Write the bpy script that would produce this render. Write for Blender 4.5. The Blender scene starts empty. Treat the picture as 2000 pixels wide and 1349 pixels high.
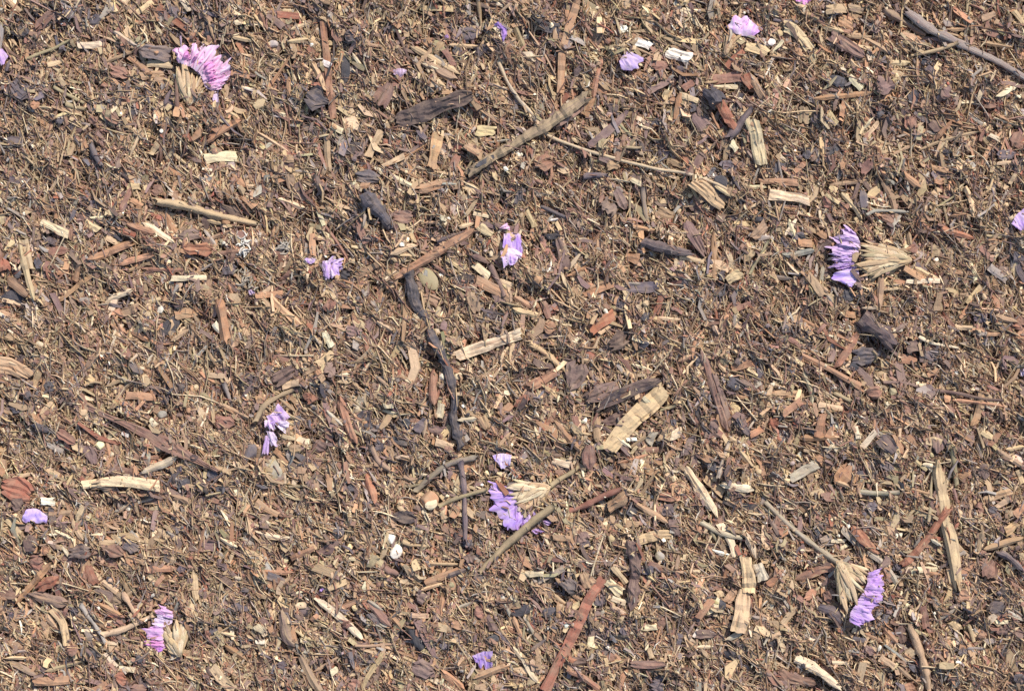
import bpy, math, random
import numpy as np

# ------------------------------------------------------------------ camera, light, exposure
S = 0.000125                      # metres per photo pixel: the photographed patch of ground is 25 cm wide
scene = bpy.context.scene
root_col = scene.collection

cam_data = bpy.data.cameras.new('camera')
cam = bpy.data.objects.new('camera', cam_data)
root_col.objects.link(cam)
CAM_H = 0.62
cam.location = (0, 0, CAM_H)
cam.rotation_euler = (0, 0, 0)    # looking straight down at the ground
cam_data.sensor_width = 36.0
cam_data.lens = 36.0 * CAM_H / (2000 * S)
cam_data.clip_start = 0.01
cam_data.clip_end = 200.0
scene.camera = cam

SUN_AZ = (0.56, 0.83)             # towards the sun, in plan
SUN_EL = math.radians(48)
world = bpy.data.worlds.new('World')
scene.world = world
world.use_nodes = True
wn = world.node_tree
wn.nodes.clear()
w_out = wn.nodes.new('ShaderNodeOutputWorld')
w_bg = wn.nodes.new('ShaderNodeBackground')
w_sky = wn.nodes.new('ShaderNodeTexSky')
w_sky.sky_type = 'NISHITA'
w_sky.sun_disc = False
w_sky.sun_elevation = SUN_EL
w_sky.sun_rotation = math.atan2(SUN_AZ[0], SUN_AZ[1])
w_bg.inputs['Strength'].default_value = 0.15
wn.links.new(w_sky.outputs[0], w_bg.inputs[0])
wn.links.new(w_bg.outputs[0], w_out.inputs[0])

sun_data = bpy.data.lights.new('sun', 'SUN')
sun_data.energy = 4.0
sun_data.angle = math.radians(0.53)
sun_data.color = (1.0, 0.95, 0.865)
sun = bpy.data.objects.new('sun', sun_data)
root_col.objects.link(sun)
_h = math.hypot(*SUN_AZ)
_d = (SUN_AZ[0] / _h * math.cos(SUN_EL), SUN_AZ[1] / _h * math.cos(SUN_EL), math.sin(SUN_EL))
sun.location = (_d[0] * 3, _d[1] * 3, _d[2] * 3)
sun.rotation_euler = (math.pi / 2 - SUN_EL, 0, math.atan2(SUN_AZ[1], SUN_AZ[0]) + math.pi / 2)

scene.view_settings.view_transform = 'Standard'
scene.view_settings.look = 'None'
scene.view_settings.gamma = 1.0
scene.view_settings.use_curve_mapping = False
scene.view_settings.exposure = 0.53
scene.cycles.max_bounces = 5
scene.cycles.diffuse_bounces = 3

rng = np.random.default_rng(20240611)
R = random.Random(77)

# ------------------------------------------------------------------ colours (albedo, entered as sRGB)
def lin(c, sat=1.0):
    c = np.asarray(c, float) / 255.0
    c = c.mean() + (c - c.mean()) * sat
    return np.where(c <= 0.04045, c / 12.92, ((c + 0.055) / 1.055) ** 2.4)

PAL = {k: lin(v, 0.78) for k, v in {
    'wh': (232, 222, 203), 'cr': (219, 195, 153), 'pt': (198, 164, 119), 'tn': (166, 133, 96),
    'or': (176, 120, 82), 'rb': (144, 96, 76), 'rs': (160, 86, 62), 'mb': (128, 99, 91),
    'db': (98, 74, 66), 'bk': (52, 50, 55), 'sl': (94, 86, 91), 'gy': (160, 148, 134),
    'ol': (150, 134, 96), 'ye': (200, 166, 112)}.items()}
WORDS = {'wh': 'white', 'cr': 'cream', 'pt': 'pale tan', 'tn': 'tan', 'or': 'orange-brown', 'rb': 'reddish-brown',
         'rs': 'rust-red', 'mb': 'mauve-brown', 'db': 'dark brown', 'bk': 'black', 'sl': 'slate', 'gy': 'grey',
         'ol': 'olive', 'ye': 'honey-yellow'}
NEAR = {'wh': 'cr', 'cr': 'pt', 'pt': 'tn', 'tn': 'rb', 'or': 'tn', 'rb': 'mb', 'rs': 'rb', 'mb': 'db', 'db': 'mb',
        'bk': 'sl', 'sl': 'mb', 'gy': 'mb', 'ol': 'tn', 'ye': 'tn'}

# ------------------------------------------------------------------ materials
def nodes_of(m):
    m.use_nodes = True
    nt = m.node_tree
    nt.nodes.clear()
    out = nt.nodes.new('ShaderNodeOutputMaterial')
    b = nt.nodes.new('ShaderNodeBsdfPrincipled')
    nt.links.new(b.outputs[0], out.inputs[0])
    return nt, b, out

def attr(nt, name):
    a = nt.nodes.new('ShaderNodeAttribute')
    a.attribute_name = name
    return a

def math_n(nt, op, a, b=None):
    n = nt.nodes.new('ShaderNodeMath')
    n.operation = op
    for i, v in enumerate((a, b)):
        if v is None:
            continue
        if isinstance(v, (int, float)):
            n.inputs[i].default_value = v
        else:
            nt.links.new(v, n.inputs[i])
    return n.outputs[0]

def mix_n(nt, fac, a, b, mode='MIX'):
    n = nt.nodes.new('ShaderNodeMix')
    n.data_type = 'RGBA'
    n.blend_type = mode
    if isinstance(fac, (int, float)):
        n.inputs[0].default_value = fac
    else:
        nt.links.new(fac, n.inputs[0])
    for i, v in ((6, a), (7, b)):
        if isinstance(v, (tuple, list, np.ndarray)):
            n.inputs[i].default_value = tuple(v[:3]) + (1.0,)
        else:
            nt.links.new(v, n.inputs[i])
    return n.outputs[2]

def ramp_n(nt, v, lo, hi):
    n = nt.nodes.new('ShaderNodeMapRange')
    n.inputs[1].default_value = lo
    n.inputs[2].default_value = hi
    nt.links.new(v, n.inputs[0])
    return n.outputs[0]

def noise_n(nt, vec, scale, detail=2.0, rough=0.55):
    n = nt.nodes.new('ShaderNodeTexNoise')
    n.inputs['Scale'].default_value = scale
    n.inputs['Detail'].default_value = detail
    n.inputs['Roughness'].default_value = rough
    nt.links.new(vec, n.inputs['Vector'])
    return n.outputs[0]

def scaled(nt, vec, s):
    n = nt.nodes.new('ShaderNodeVectorMath')
    n.operation = 'MULTIPLY'
    n.inputs[1].default_value = s
    nt.links.new(vec, n.inputs[0])
    return n.outputs[0]

def grain_material(name, along, across, bump, dust, rough=0.85, spec=0.2, speck=0.35, dust_col=(152, 128, 106), sub=0.0):
    """Fibrous stuff: two colours per piece streaked along the piece's own grain coordinate, dust, specks, fine relief."""
    m = bpy.data.materials.new(name)
    nt, b, out = nodes_of(m)
    g = attr(nt, 'grain').outputs['Vector']
    c1 = attr(nt, 'tint').outputs['Color']
    c2 = attr(nt, 'streak').outputs['Color']
    n1 = noise_n(nt, scaled(nt, g, (along, across, across)), 1.0, 3.0, 0.6)
    n2 = noise_n(nt, scaled(nt, g, (along * 0.35, across * 0.3, across * 0.3)), 1.0, 2.0)
    n3 = noise_n(nt, g, 0.19, 3.0, 0.6)
    f1 = ramp_n(nt, n1, 0.34, 0.74)
    col = mix_n(nt, math_n(nt, 'MULTIPLY', f1, 0.8), c1, c2)
    col = mix_n(nt, math_n(nt, 'MULTIPLY', ramp_n(nt, n2, 0.52, 0.68), 0.6), col, c2)
    col = mix_n(nt, math_n(nt, 'MULTIPLY', ramp_n(nt, n3, 0.60, 0.72), speck), col, lin((70, 52, 44)))
    tc = nt.nodes.new('ShaderNodeTexCoord')
    n4 = noise_n(nt, g, 0.05, 4.0, 0.7)
    col = mix_n(nt, math_n(nt, 'MULTIPLY', ramp_n(nt, n4, 0.42, 0.70), dust), col, lin(dust_col))
    nt.links.new(col, b.inputs['Base Color'])
    b.inputs['Roughness'].default_value = rough
    b.inputs['Specular IOR Level'].default_value = spec
    bn = nt.nodes.new('ShaderNodeBump')
    bn.inputs['Strength'].default_value = bump
    bn.inputs['Distance'].default_value = 1.6 * S
    nt.links.new(math_n(nt, 'ADD', n1, math_n(nt, 'MULTIPLY', n3, 0.6)), bn.inputs['Height'])
    nt.links.new(bn.outputs[0], b.inputs['Normal'])
    return m

M_WOOD = grain_material('split_wood', 0.045, 0.42, 0.9, 0.55)
M_BARK = grain_material('bark', 0.045, 0.22, 1.0, 0.45, speck=0.5)
M_TWIG = grain_material('twig_bark', 0.03, 0.30, 0.9, 0.35, speck=0.5)
M_CHAR = grain_material('charred_wood', 0.11, 0.17, 1.0, 0.40, rough=0.75, spec=0.3, speck=0.5, dust_col=(104, 92, 84))
M_STONE = grain_material('stone', 0.10, 0.10, 0.6, 0.3, rough=0.8, speck=0.2, dust_col=(170, 150, 125))
M_STRAW = grain_material('papery_bract', 0.02, 0.5, 1.0, 0.35, rough=0.8, speck=0.35)

def petal_material():
    m = bpy.data.materials.new('papery_petal')
    nt, b, out = nodes_of(m)
    g = attr(nt, 'grain').outputs['Vector']
    c1 = attr(nt, 'tint').outputs['Color']
    c2 = attr(nt, 'streak').outputs['Color']
    n1 = noise_n(nt, scaled(nt, g, (0.30, 0.035, 0.1)), 1.0, 3.0)
    n2 = noise_n(nt, g, 0.09, 3.0)
    col = mix_n(nt, ramp_n(nt, n1, 0.36, 0.68), c1, c2)
    col = mix_n(nt, math_n(nt, 'MULTIPLY', ramp_n(nt, n2, 0.48, 0.72), 0.6), col, lin((196, 178, 178)))
    n3 = noise_n(nt, g, 0.22, 3.0)
    col = mix_n(nt, math_n(nt, 'MULTIPLY', ramp_n(nt, n3, 0.60, 0.74), 0.35), col, lin((120, 98, 104)))
    nt.links.new(col, b.inputs['Base Color'])
    b.inputs['Roughness'].default_value = 0.65
    b.inputs['Specular IOR Level'].default_value = 0.25
    tr = nt.nodes.new('ShaderNodeBsdfTranslucent')
    nt.links.new(col, tr.inputs['Color'])
    mx = nt.nodes.new('ShaderNodeMixShader')
    mx.inputs[0].default_value = 0.2
    nt.links.new(b.outputs[0], mx.inputs[1])
    nt.links.new(tr.outputs[0], mx.inputs[2])
    nt.links.new(mx.outputs[0], out.inputs[0])
    bn = nt.nodes.new('ShaderNodeBump')
    bn.inputs['Strength'].default_value = 0.5
    bn.inputs['Distance'].default_value = 1.2 * S
    nt.links.new(n1, bn.inputs['Height'])
    nt.links.new(bn.outputs[0], b.inputs['Normal'])
    return m
M_PETAL = petal_material()

def soil_material():
    m = bpy.data.materials.new('soil')
    nt, b, out = nodes_of(m)
    tc = nt.nodes.new('ShaderNodeTexCoord')
    p = tc.outputs['Object']
    n1 = noise_n(nt, p, 220.0, 5.0, 0.7)
    n2 = noise_n(nt, p, 1500.0, 3.0, 0.6)
    col = mix_n(nt, ramp_n(nt, n1, 0.35, 0.65), lin((78, 58, 46)), lin((112, 88, 68)))
    col = mix_n(nt, math_n(nt, 'MULTIPLY', ramp_n(nt, n2, 0.5, 0.68), 0.7), col, lin((138, 110, 84)))
    nt.links.new(col, b.inputs['Base Color'])
    b.inputs['Roughness'].default_value = 0.95
    b.inputs['Specular IOR Level'].default_value = 0.1
    bn = nt.nodes.new('ShaderNodeBump')
    bn.inputs['Strength'].default_value = 1.0
    bn.inputs['Distance'].default_value = 4 * S
    nt.links.new(math_n(nt, 'ADD', n1, n2), bn.inputs['Height'])
    nt.links.new(bn.outputs[0], b.inputs['Normal'])
    return m
M_SOIL = soil_material()

# ------------------------------------------------------------------ ground relief and what has piled up on it (units: photo pixels)
PX, PY = 2160, 1500               # the heaped patch, a little larger than the frame; repeats seamlessly beyond it
def fft_noise(scale_lo, scale_hi):
    f = np.fft.rfft2(rng.standard_normal((PY, PX)))
    ky = np.fft.fftfreq(PY)[:, None]
    kx = np.fft.rfftfreq(PX)[None, :]
    k = np.sqrt(kx * kx + ky * ky) + 1e-9
    w = np.exp(-(k * scale_lo) ** 2) * (1 - np.exp(-(k * scale_hi) ** 2))
    a = np.fft.irfft2(f * w, s=(PY, PX))
    return (a / a.std()).astype(np.float32)

H0 = 7.0 * fft_noise(80, 420) + 4.0 * fft_noise(24, 110) + 1.8 * fft_noise(7, 30)
H = H0.copy()                     # top of the heap, raised as pieces come to rest
COVER = np.zeros((PY, PX), np.uint8)   # 1 under a catalogued piece, 2 under a flower

def ix(x, y):
    """grid indices of photo-pixel coordinates (x right, y down)"""
    return (np.mod(np.floor(y + (PY - 1349) / 2), PY).astype(np.int64), np.mod(np.floor(x + (PX - 2000) / 2), PX).astype(np.int64))

def h_at(x, y):
    return H[ix(x, y)]

def raise_to(x, y, z):
    i, j = ix(x, y)
    np.maximum.at(H, (i.ravel(), j.ravel()), np.asarray(z, np.float32).ravel())

MARK = [2]
def cover(x, y, v):
    i, j = ix(x, y)
    np.maximum.at(COVER, (i.ravel(), j.ravel()), np.full(i.size, v, np.uint8))

def to_world(p):
    """(n,3) photo pixels with z up -> metres, photo centre at the origin"""
    p = np.asarray(p, float)
    return np.stack([(p[..., 0] - 1000.0) * S, (674.5 - p[..., 1]) * S, p[..., 2] * S], -1)

# ------------------------------------------------------------------ mesh and object helpers
def build_mesh(name, v_px, faces, tint, streak, grain, mat, origin=None, smooth=False):
    """v_px: (n,3) photo pixels; faces: list of arrays of equal-length index rows, or list of tuples"""
    w = to_world(v_px)
    o = np.zeros(3) if origin is None else to_world(np.asarray(origin)[None])[0]
    w = w - o
    me = bpy.data.meshes.new(name)
    if isinstance(faces, np.ndarray):
        faces = [faces]
    if isinstance(faces[0], np.ndarray):
        loops = np.concatenate([f.ravel() for f in faces]).astype(np.int32)
        totals = np.concatenate([np.full(len(f), f.shape[1]) for f in faces]).astype(np.int32)
        starts = np.concatenate([[0], np.cumsum(totals)[:-1]]).astype(np.int32)
        me.vertices.add(len(w))
        me.vertices.foreach_set('co', w.astype(np.float32).ravel())
        me.loops.add(len(loops))
        me.loops.foreach_set('vertex_index', loops)
        me.polygons.add(len(totals))
        me.polygons.foreach_set('loop_start', starts)
        try:
            me.polygons.foreach_set('loop_total', totals)
        except Exception:
            pass
        me.update(calc_edges=True)
    else:
        me.from_pydata([tuple(q) for q in w], [], faces)
        me.update()
    n = len(w)
    for nm, arr in (('tint', tint), ('streak', streak)):
        arr = np.asarray(arr, np.float32)
        if arr.ndim == 1:
            arr = np.tile(arr[None], (n, 1))
        at = me.attributes.new(nm, 'FLOAT_COLOR', 'POINT')
        at.data.foreach_set('color', np.concatenate([arr[:, :3], np.ones((n, 1), np.float32)], 1).ravel())
    at = me.attributes.new('grain', 'FLOAT_VECTOR', 'POINT')
    at.data.foreach_set('vector', np.asarray(grain, np.float32).ravel())
    me.materials.append(mat)
    me.polygons.foreach_set('use_smooth', np.full(len(me.polygons), bool(smooth)))
    return me

def link(name, me, origin, parent=None, parent_origin=None):
    o = bpy.data.objects.new(name, me)
    root_col.objects.link(o)
    loc = to_world(np.asarray(origin, float)[None])[0]
    if parent is not None:
        o.parent = parent
        loc = loc - to_world(np.asarray(parent_origin, float)[None])[0]
    o.location = tuple(loc)
    return o

def resample(pts, n):
    pts = np.asarray(pts, float)
    if len(pts) > 2:                       # Catmull-Rom through the points
        P = np.vstack([2 * pts[0] - pts[1], pts, 2 * pts[-1] - pts[-2]])
        out = []
        for i in range(1, len(P) - 2):
            t = np.linspace(0, 1, 12, endpoint=False)[:, None]
            a, b, c, d = P[i - 1], P[i], P[i + 1], P[i + 2]
            out.append(0.5 * (2 * b + (c - a) * t + (2 * a - 5 * b + 4 * c - d) * t ** 2 + (3 * b - a - 3 * c + d) * t ** 3))
        pts = np.vstack(out + [pts[-1:]])
    seg = np.hypot(*np.diff(pts, axis=0).T)
    s = np.concatenate([[0], np.cumsum(seg)])
    q = np.linspace(0, s[-1], n)
    return np.stack([np.interp(q, s, pts[:, 0]), np.interp(q, s, pts[:, 1])], 1), s[-1]

def smooth_noise(n, k, r):
    """n samples of smooth noise with about k wiggles"""
    x = np.linspace(0, k, n)
    a = r.standard_normal(int(k) + 3)
    i = np.floor(x).astype(int)
    f = x - i
    f = f * f * (3 - 2 * f)
    return a[i] * (1 - f) + a[i + 1] * f

def tangents(c):
    t = np.gradient(c, axis=0)
    return t / (np.hypot(t[:, 0], t[:, 1])[:, None] + 1e-9)

PROUD = [60]                      # how far up the relief a piece lies: percentile of the heights under it
def rest_line(c, half, conform=0.35):
    """height the heap offers along a centre line: a straight lie, bent a little to the ground"""
    t = tangents(c)
    nrm = np.stack([-t[:, 1], t[:, 0]], 1)
    hs = np.stack([h_at(c[:, 0] + nrm[:, 0] * half * q, c[:, 1] + nrm[:, 1] * half * q) for q in (-0.8, -0.4, 0, 0.4, 0.8)], 0)
    m = np.percentile(hs, PROUD[0], axis=0)
    x = np.linspace(-1, 1, len(m))
    k = np.polyfit(x, m, 1) if len(m) > 2 else (0, m.mean())
    L = max(np.hypot(*(c[-1] - c[0])), 1)
    k0 = np.clip(k[0], -0.22 * L / 2, 0.22 * L / 2)
    return (k0 * x + k[1] + 0.5 * m.std() + 1.0) * (1 - conform) + m * conform

def vary(col, r, a=0.10, hue=0.03):
    return np.clip(np.asarray(col) * (1 + a * r.standard_normal()) * (1 + hue * r.standard_normal(3)), 0.005, 0.9)

def cols_of(code, r):
    a, _, b = code.partition('/')
    c1 = vary(PAL[a], r)
    c2 = vary(PAL[b], r) if b else c1 * 0.55 + PAL[NEAR[a]] * 0.45 * r.uniform(0.7, 1.0)
    return c1, c2

# ------------------------------------------------------------------ shapes
def slab(pts, w, kind, r, thick=None):
    """A split chip, splinter or bark flake: lanes of fibre with ragged ends, ridges and a real thickness."""
    pts = np.asarray(pts, float)
    L0 = sum(np.hypot(*(pts[i + 1] - pts[i])) for i in range(len(pts) - 1))
    nL = int(np.clip(L0 / 9, 5, 26))
    nW = int(np.clip(w / 3.2, 3, 9)) if kind != 's' else int(np.clip(w / 3.0, 3, 6))
    c, L = resample(pts, nL)
    bow = smooth_noise(nL, 3, r) * (0.05 * w if kind == 's' else 0.03 * w)
    t = tangents(c)
    nrm = np.stack([-t[:, 1], t[:, 0]], 1)
    c = c + nrm * bow[:, None]
    x = np.linspace(0, 1, nL)
    if kind == 's':
        prof = 1 - 0.45 * np.abs(2 * x - 1) ** 6 * r.uniform(0.2, 1.2) + 0.07 * smooth_noise(nL, 5, r)
        e0, e1 = r.uniform(0.3, 0.95), r.uniform(0.3, 0.95)
        prof = prof * np.minimum(1, e0 + x * 4) * np.minimum(1, e1 + (1 - x) * 4)
        th = 0.45 * w + 1 if thick is None else thick
    elif kind == 'b':
        k0, k1, s0, s1 = r.uniform(0.25, 0.9), r.uniform(0.25, 0.9), r.uniform(1.2, 5), r.uniform(1.2, 5)
        prof = np.minimum(np.minimum(k0 + s0 * x, k1 + s1 * (1 - x)), r.uniform(0.9, 1.1)) + 0.13 * smooth_noise(nL, 5, r)
        th = 0.24 * w + 2 if thick is None else thick
    else:
        prof = 0.97 + 0.07 * smooth_noise(nL, 4, r) - r.uniform(0, 0.25) * (x if r.random() < 0.5 else 1 - x)
        th = 0.26 * w + 1.8 if thick is None else thick
    th = min(th, 11)
    prof = np.clip(prof, 0.12, 1.3)
    v = np.linspace(-1, 1, nW)
    half = w / 2
    z0 = rest_line(c, half * 0.8)
    # ragged ends: every lane starts and stops at its own place
    jag = {'c': 0.22, 's': 0.9, 'b': 0.34}[kind]
    d0 = np.abs(r.standard_normal(nW)) * jag * half + r.uniform(-.35, .35) * half * v * (kind != 'b')
    d1 = np.abs(r.standard_normal(nW)) * jag * half + r.uniform(-.35, .35) * half * v * (kind != 'b')
    fall0 = np.exp(-x * L / (half * 1.2 + 2))[:, None]
    fall1 = np.exp(-(1 - x) * L / (half * 1.2 + 2))[:, None]
    shift = fall0 * d0[None] - fall1 * d1[None]
    lane = r.standard_normal(nW) * (0.07 if kind == 'c' else 0.05 if kind == 'b' else 0.12) * th
    edge_l = 1 + 0.10 * smooth_noise(nL, max(3, nL // 3), r)
    edge_r = 1 + 0.10 * smooth_noise(nL, max(3, nL // 3), r)
    vv = np.where(v[None] < 0, v[None] * edge_l[:, None], v[None] * edge_r[:, None])
    px = c[:, None, 0] + nrm[:, None, 0] * vv * half * prof[:, None] + t[:, None, 0] * shift
    py = c[:, None, 1] + nrm[:, None, 1] * vv * half * prof[:, None] + t[:, None, 1] * shift
    crown = {'c': 0.22, 's': 0.6, 'b': 0.12}[kind]
    tilt = r.uniform(-0.25, 0.25) * half * v
    rough = np.stack([smooth_noise(nL, max(3, nL // 2), r) for _ in range(nW)], 1) * (0.13 if kind != 'b' else 0.18) * th
    zt = z0[:, None] + th * (0.95 - crown * v[None] ** 2) + lane[None] + rough + tilt[None] * (0.5 if kind != 's' else 0.2)
    if kind == 'b':
        zt -= 0.15 * th * np.abs(2 * x - 1)[:, None] ** 3
    top = np.stack([px, py, zt], -1).reshape(-1, 3)
    # skirt: the rim carried down and a little inwards
    rim = [(i, 0) for i in range(nL)] + [(nL - 1, j) for j in range(1, nW)] + [(i, nW - 1) for i in range(nL - 2, -1, -1)] + [(0, j) for j in range(nW - 2, 0, -1)]
    rid = np.array([i * nW + j for i, j in rim])
    cen = top[:, :2].mean(0)
    low = top[rid].copy()
    low[:, 2] = np.array([z0[i] for i, j in rim]) - 0.35 * th - 1.0
    mid = np.stack([c[[i for i, j in rim], 0], c[[i for i, j in rim], 1]], 1)
    low[:, :2] = low[:, :2] * 0.9 + mid * 0.1
    V = np.vstack([top, low])
    n = len(top)
    F = [(i * nW + j, i * nW + j + 1, (i + 1) * nW + j + 1, (i + 1) * nW + j) for i in range(nL - 1) for j in range(nW - 1)]
    m = len(rid)
    F += [(rid[k], n + k, n + (k + 1) % m, rid[(k + 1) % m]) for k in range(m)]
    F = [tuple(int(q) for q in f) for f in F]
    F.append(tuple(n + k for k in range(m)))
    off = r.uniform(0, 4000, 3)
    gx = np.repeat(x * L, nW)
    gy = np.tile(v * half, nL)
    G = np.stack([gx, gy, 0 * gx], 1)
    Gl = G[rid].copy()
    Gl[:, 2] += th
    G = np.vstack([G, Gl]) + off
    # what it covers
    for q in np.linspace(0, 1, max(2, int(L0 / 2 / nL) + 2)):
        a = px[:-1] * (1 - q) + px[1:] * q
        b = py[:-1] * (1 - q) + py[1:] * q
        zz = zt[:-1] * (1 - q) + zt[1:] * q
        for u in np.linspace(0, 1, max(2, int(w / nW / 1.0) + 2)):
            X = a[:, :-1] * (1 - u) + a[:, 1:] * u
            Y = b[:, :-1] * (1 - u) + b[:, 1:] * u
            raise_to(X, Y, zz[:, :-1] * (1 - u) + zz[:, 1:] * u)
            cover(X, Y, MARK[0])
    return V, F, G, np.array([c[nL // 2, 0], c[nL // 2, 1], z0[nL // 2]])

def rod(pts, w, r, taper=0.25, sides=9, lift=0.55, knots=2, conform=0.3, zbase=None, mark=2, rough=0.07):
    """A twig, root or stem: a tube that follows the points, thins, swells at knots and breaks off roughly."""
    pts = np.asarray(pts, float)
    L0 = sum(np.hypot(*(pts[i + 1] - pts[i])) for i in range(len(pts) - 1))
    n = int(np.clip(L0 / 7, 6, 60))
    c, L = resample(pts, n)
    t = tangents(c)
    nrm = np.stack([-t[:, 1], t[:, 0]], 1)
    c = c + nrm * (smooth_noise(n, max(3, L / 45), r) * 0.07 * w)[:, None]
    x = np.linspace(0, 1, n)
    rad = w / 2 * (1 - taper * x) * (1 + rough * smooth_noise(n, max(3, L / 14), r))
    for _ in range(knots):
        k = r.uniform(0.1, 0.9)
        rad *= 1 + r.uniform(0.06, 0.18) * np.exp(-((x - k) * L / (w * 0.6)) ** 2)
    z = (rest_line(c, w / 2 * 0.7, conform) if zbase is None else zbase) + rad * lift
    a = np.linspace(0, 2 * math.pi, sides, endpoint=False)
    lob = 1 + 0.08 * r.standard_normal(sides)
    rr = rad[:, None] * lob[None] * (1 + (0.10 if w > 10 else 0.05) * r.standard_normal((n, sides)))
    V = np.stack([c[:, None, 0] + nrm[:, None, 0] * np.cos(a) * rr, c[:, None, 1] + nrm[:, None, 1] * np.cos(a) * rr, z[:, None] + np.sin(a) * rr], -1)
    for e in (0, -1):                      # rough break
        V[e, :, :2] += t[e] * (r.standard_normal(sides) * 0.22 * w)[:, None]
    V = V.reshape(-1, 3)
    F = [(i * sides + j, i * sides + (j + 1) % sides, (i + 1) * sides + (j + 1) % sides, (i + 1) * sides + j) for i in range(n - 1) for j in range(sides)]
    F += [tuple(range(sides)), tuple((n - 1) * sides + j for j in range(sides - 1, -1, -1))]
    off = r.uniform(0, 4000, 3)
    G = np.stack([np.repeat(x * L, sides), np.tile(np.cos(a), n) * w, np.tile(np.sin(a), n) * w], 1) + off
    for q in np.arange(0, 1, 0.2):
        for u in np.linspace(-0.85, 0.85, max(3, int(w))):
            X = c[:-1, 0] * (1 - q) + c[1:, 0] * q + nrm[:-1, 0] * rad[:-1] * u
            Y = c[:-1, 1] * (1 - q) + c[1:, 1] * q + nrm[:-1, 1] * rad[:-1] * u
            raise_to(X, Y, z[:-1] + rad[:-1] * math.sqrt(1 - u * u))
            if mark:
                cover(X, Y, mark)
    m = n // 2
    return V, F, G, np.array([c[m, 0], c[m, 1], z[m] - rad[m] * lift]), (c, z, rad, nrm, t)

_ico = {}
def ico(sub):
    if sub not in _ico:
        import bmesh
        bm = bmesh.new()
        bmesh.ops.create_icosphere(bm, subdivisions=sub, radius=1.0)
        V = np.array([v.co[:] for v in bm.verts])
        F = [tuple(v.index for v in f.verts) for f in bm.faces]
        bm.free()
        _ico[sub] = (V, F)
    return _ico[sub]

def lump(p0, p1, w, r, height=0.5, facet=0.22, sub=3, sink=0.1, mark=1):
    p0, p1 = np.asarray(p0, float), np.asarray(p1, float)
    d = p1 - p0
    L = np.hypot(*d)
    t = d / L if L > 1 else np.array([1.0, 0.0])
    a, b = max(L / 2 + w * 0.22, w * 0.5), w / 2
    c = (p0 + p1) / 2
    U, F = ico(sub)
    k = np.zeros(len(U))
    for f_, am in ((1.7, 0.6), (3.1, 0.45), (6.0, 0.3), (11.0, 0.16)):
        for _ in range(3):
            q = r.standard_normal(3)
            k += am * np.sin(U @ (q / np.linalg.norm(q)) * f_ + r.uniform(0, 6.3)) / 3
    pl = r.standard_normal((7, 3))            # broken faces
    pl[:, 2] = np.abs(pl[:, 2])
    pl /= np.linalg.norm(pl, axis=1)[:, None]
    q = U * (1 + facet * k)[:, None]
    for p, dist in zip(pl, r.uniform(0.62, 0.95, 7)):
        over = np.maximum(0, q @ p - dist)
        q = q - over[:, None] * p * (0.85 if facet > 0.15 else 0.0)
    hz = min(height * min(a, b) * 1.15, 12)
    z0 = np.percentile(h_at(c[0] + r.uniform(-.7, .7, 40) * a, c[1] + r.uniform(-.7, .7, 40) * b), PROUD[0] - 8)
    n = np.array([-t[1], t[0]])
    V = np.stack([c[0] + q[:, 0] * a * t[0] + q[:, 1] * b * n[0], c[1] + q[:, 0] * a * t[1] + q[:, 1] * b * n[1], z0 + hz * (q[:, 2] + 0.55 - sink)], -1)
    G = np.stack([q[:, 0] * a, q[:, 1] * b, q[:, 2] * hz], 1) + r.uniform(0, 4000, 3)
    X, Y = np.meshgrid(np.linspace(-.85, .85, int(2 * a) + 2), np.linspace(-.85, .85, int(2 * b) + 2))
    ok = X ** 2 + Y ** 2 < 0.72
    X, Y = X[ok], Y[ok]
    wx, wy = c[0] + X * a * t[0] + Y * b * n[0], c[1] + X * a * t[1] + Y * b * n[1]
    raise_to(wx, wy, z0 + hz * (np.sqrt(1 - X ** 2 - Y ** 2) * 0.85 + 0.55 - sink))
    if mark:
        cover(wx, wy, mark)
    return V, F, G, np.array([c[0], c[1], z0])

# ------------------------------------------------------------------ the ground sheet
def ground():
    xs = np.arange(-1.2 * PX, 1.2 * PX + 1, 16.0)
    ys = np.arange(-1.2 * PY, 1.2 * PY + 1, 16.0)
    far = np.array([2e3, 6e3, 3e4, 1.6e5])
    xs = np.concatenate([xs[0] - far[::-1], xs, xs[-1] + far])
    ys = np.concatenate([ys[0] - far[::-1], ys, ys[-1] + far])
    X, Y = np.meshgrid(xs + 1000, ys + 674.5)
    i, j = ix(X, Y)
    inside = (np.abs(X - 1000) <= 1.25 * PX) & (np.abs(Y - 674.5) <= 1.25 * PY)
    Z = np.where(inside, H0[i, j], 0) - 3.0
    V = np.stack([X, Y, Z], -1).reshape(-1, 3)
    ny, nx = X.shape
    a = (np.arange(ny - 1)[:, None] * nx + np.arange(nx - 1)[None]).ravel()
    F = np.stack([a, a + nx, a + nx + 1, a + 1], 1)
    me = build_mesh('ground', V, F, PAL['db'], PAL['db'], V, M_SOIL, smooth=True)
    o = link('ground', me, (1000, 674.5, 0))
    o.location = (0, 0, 0)
    o['kind'] = 'structure'
    o['label'] = 'dark brown soil under the shredded wood mulch'
ground()

# ------------------------------------------------------------------ strewn litter (what nobody could count)
CLUMP = fft_noise(45, 260)
CLUMP2 = fft_noise(28, 160)
MIXES = {
    'light': (['pt', 'tn', 'cr', 'ye', 'ol', 'gy', 'or', 'rb', 'mb'], [.22, .26, .07, .05, .08, .09, .09, .07, .07]),
    'brown': (['tn', 'rb', 'mb', 'or', 'db', 'pt', 'rs', 'gy', 'sl', 'ol'], [.20, .16, .21, .10, .09, .09, .04, .05, .04, .02]),
}
KEEP = np.array([1.0, 0.35, 0.08, 0.012, 0.06])

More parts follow.
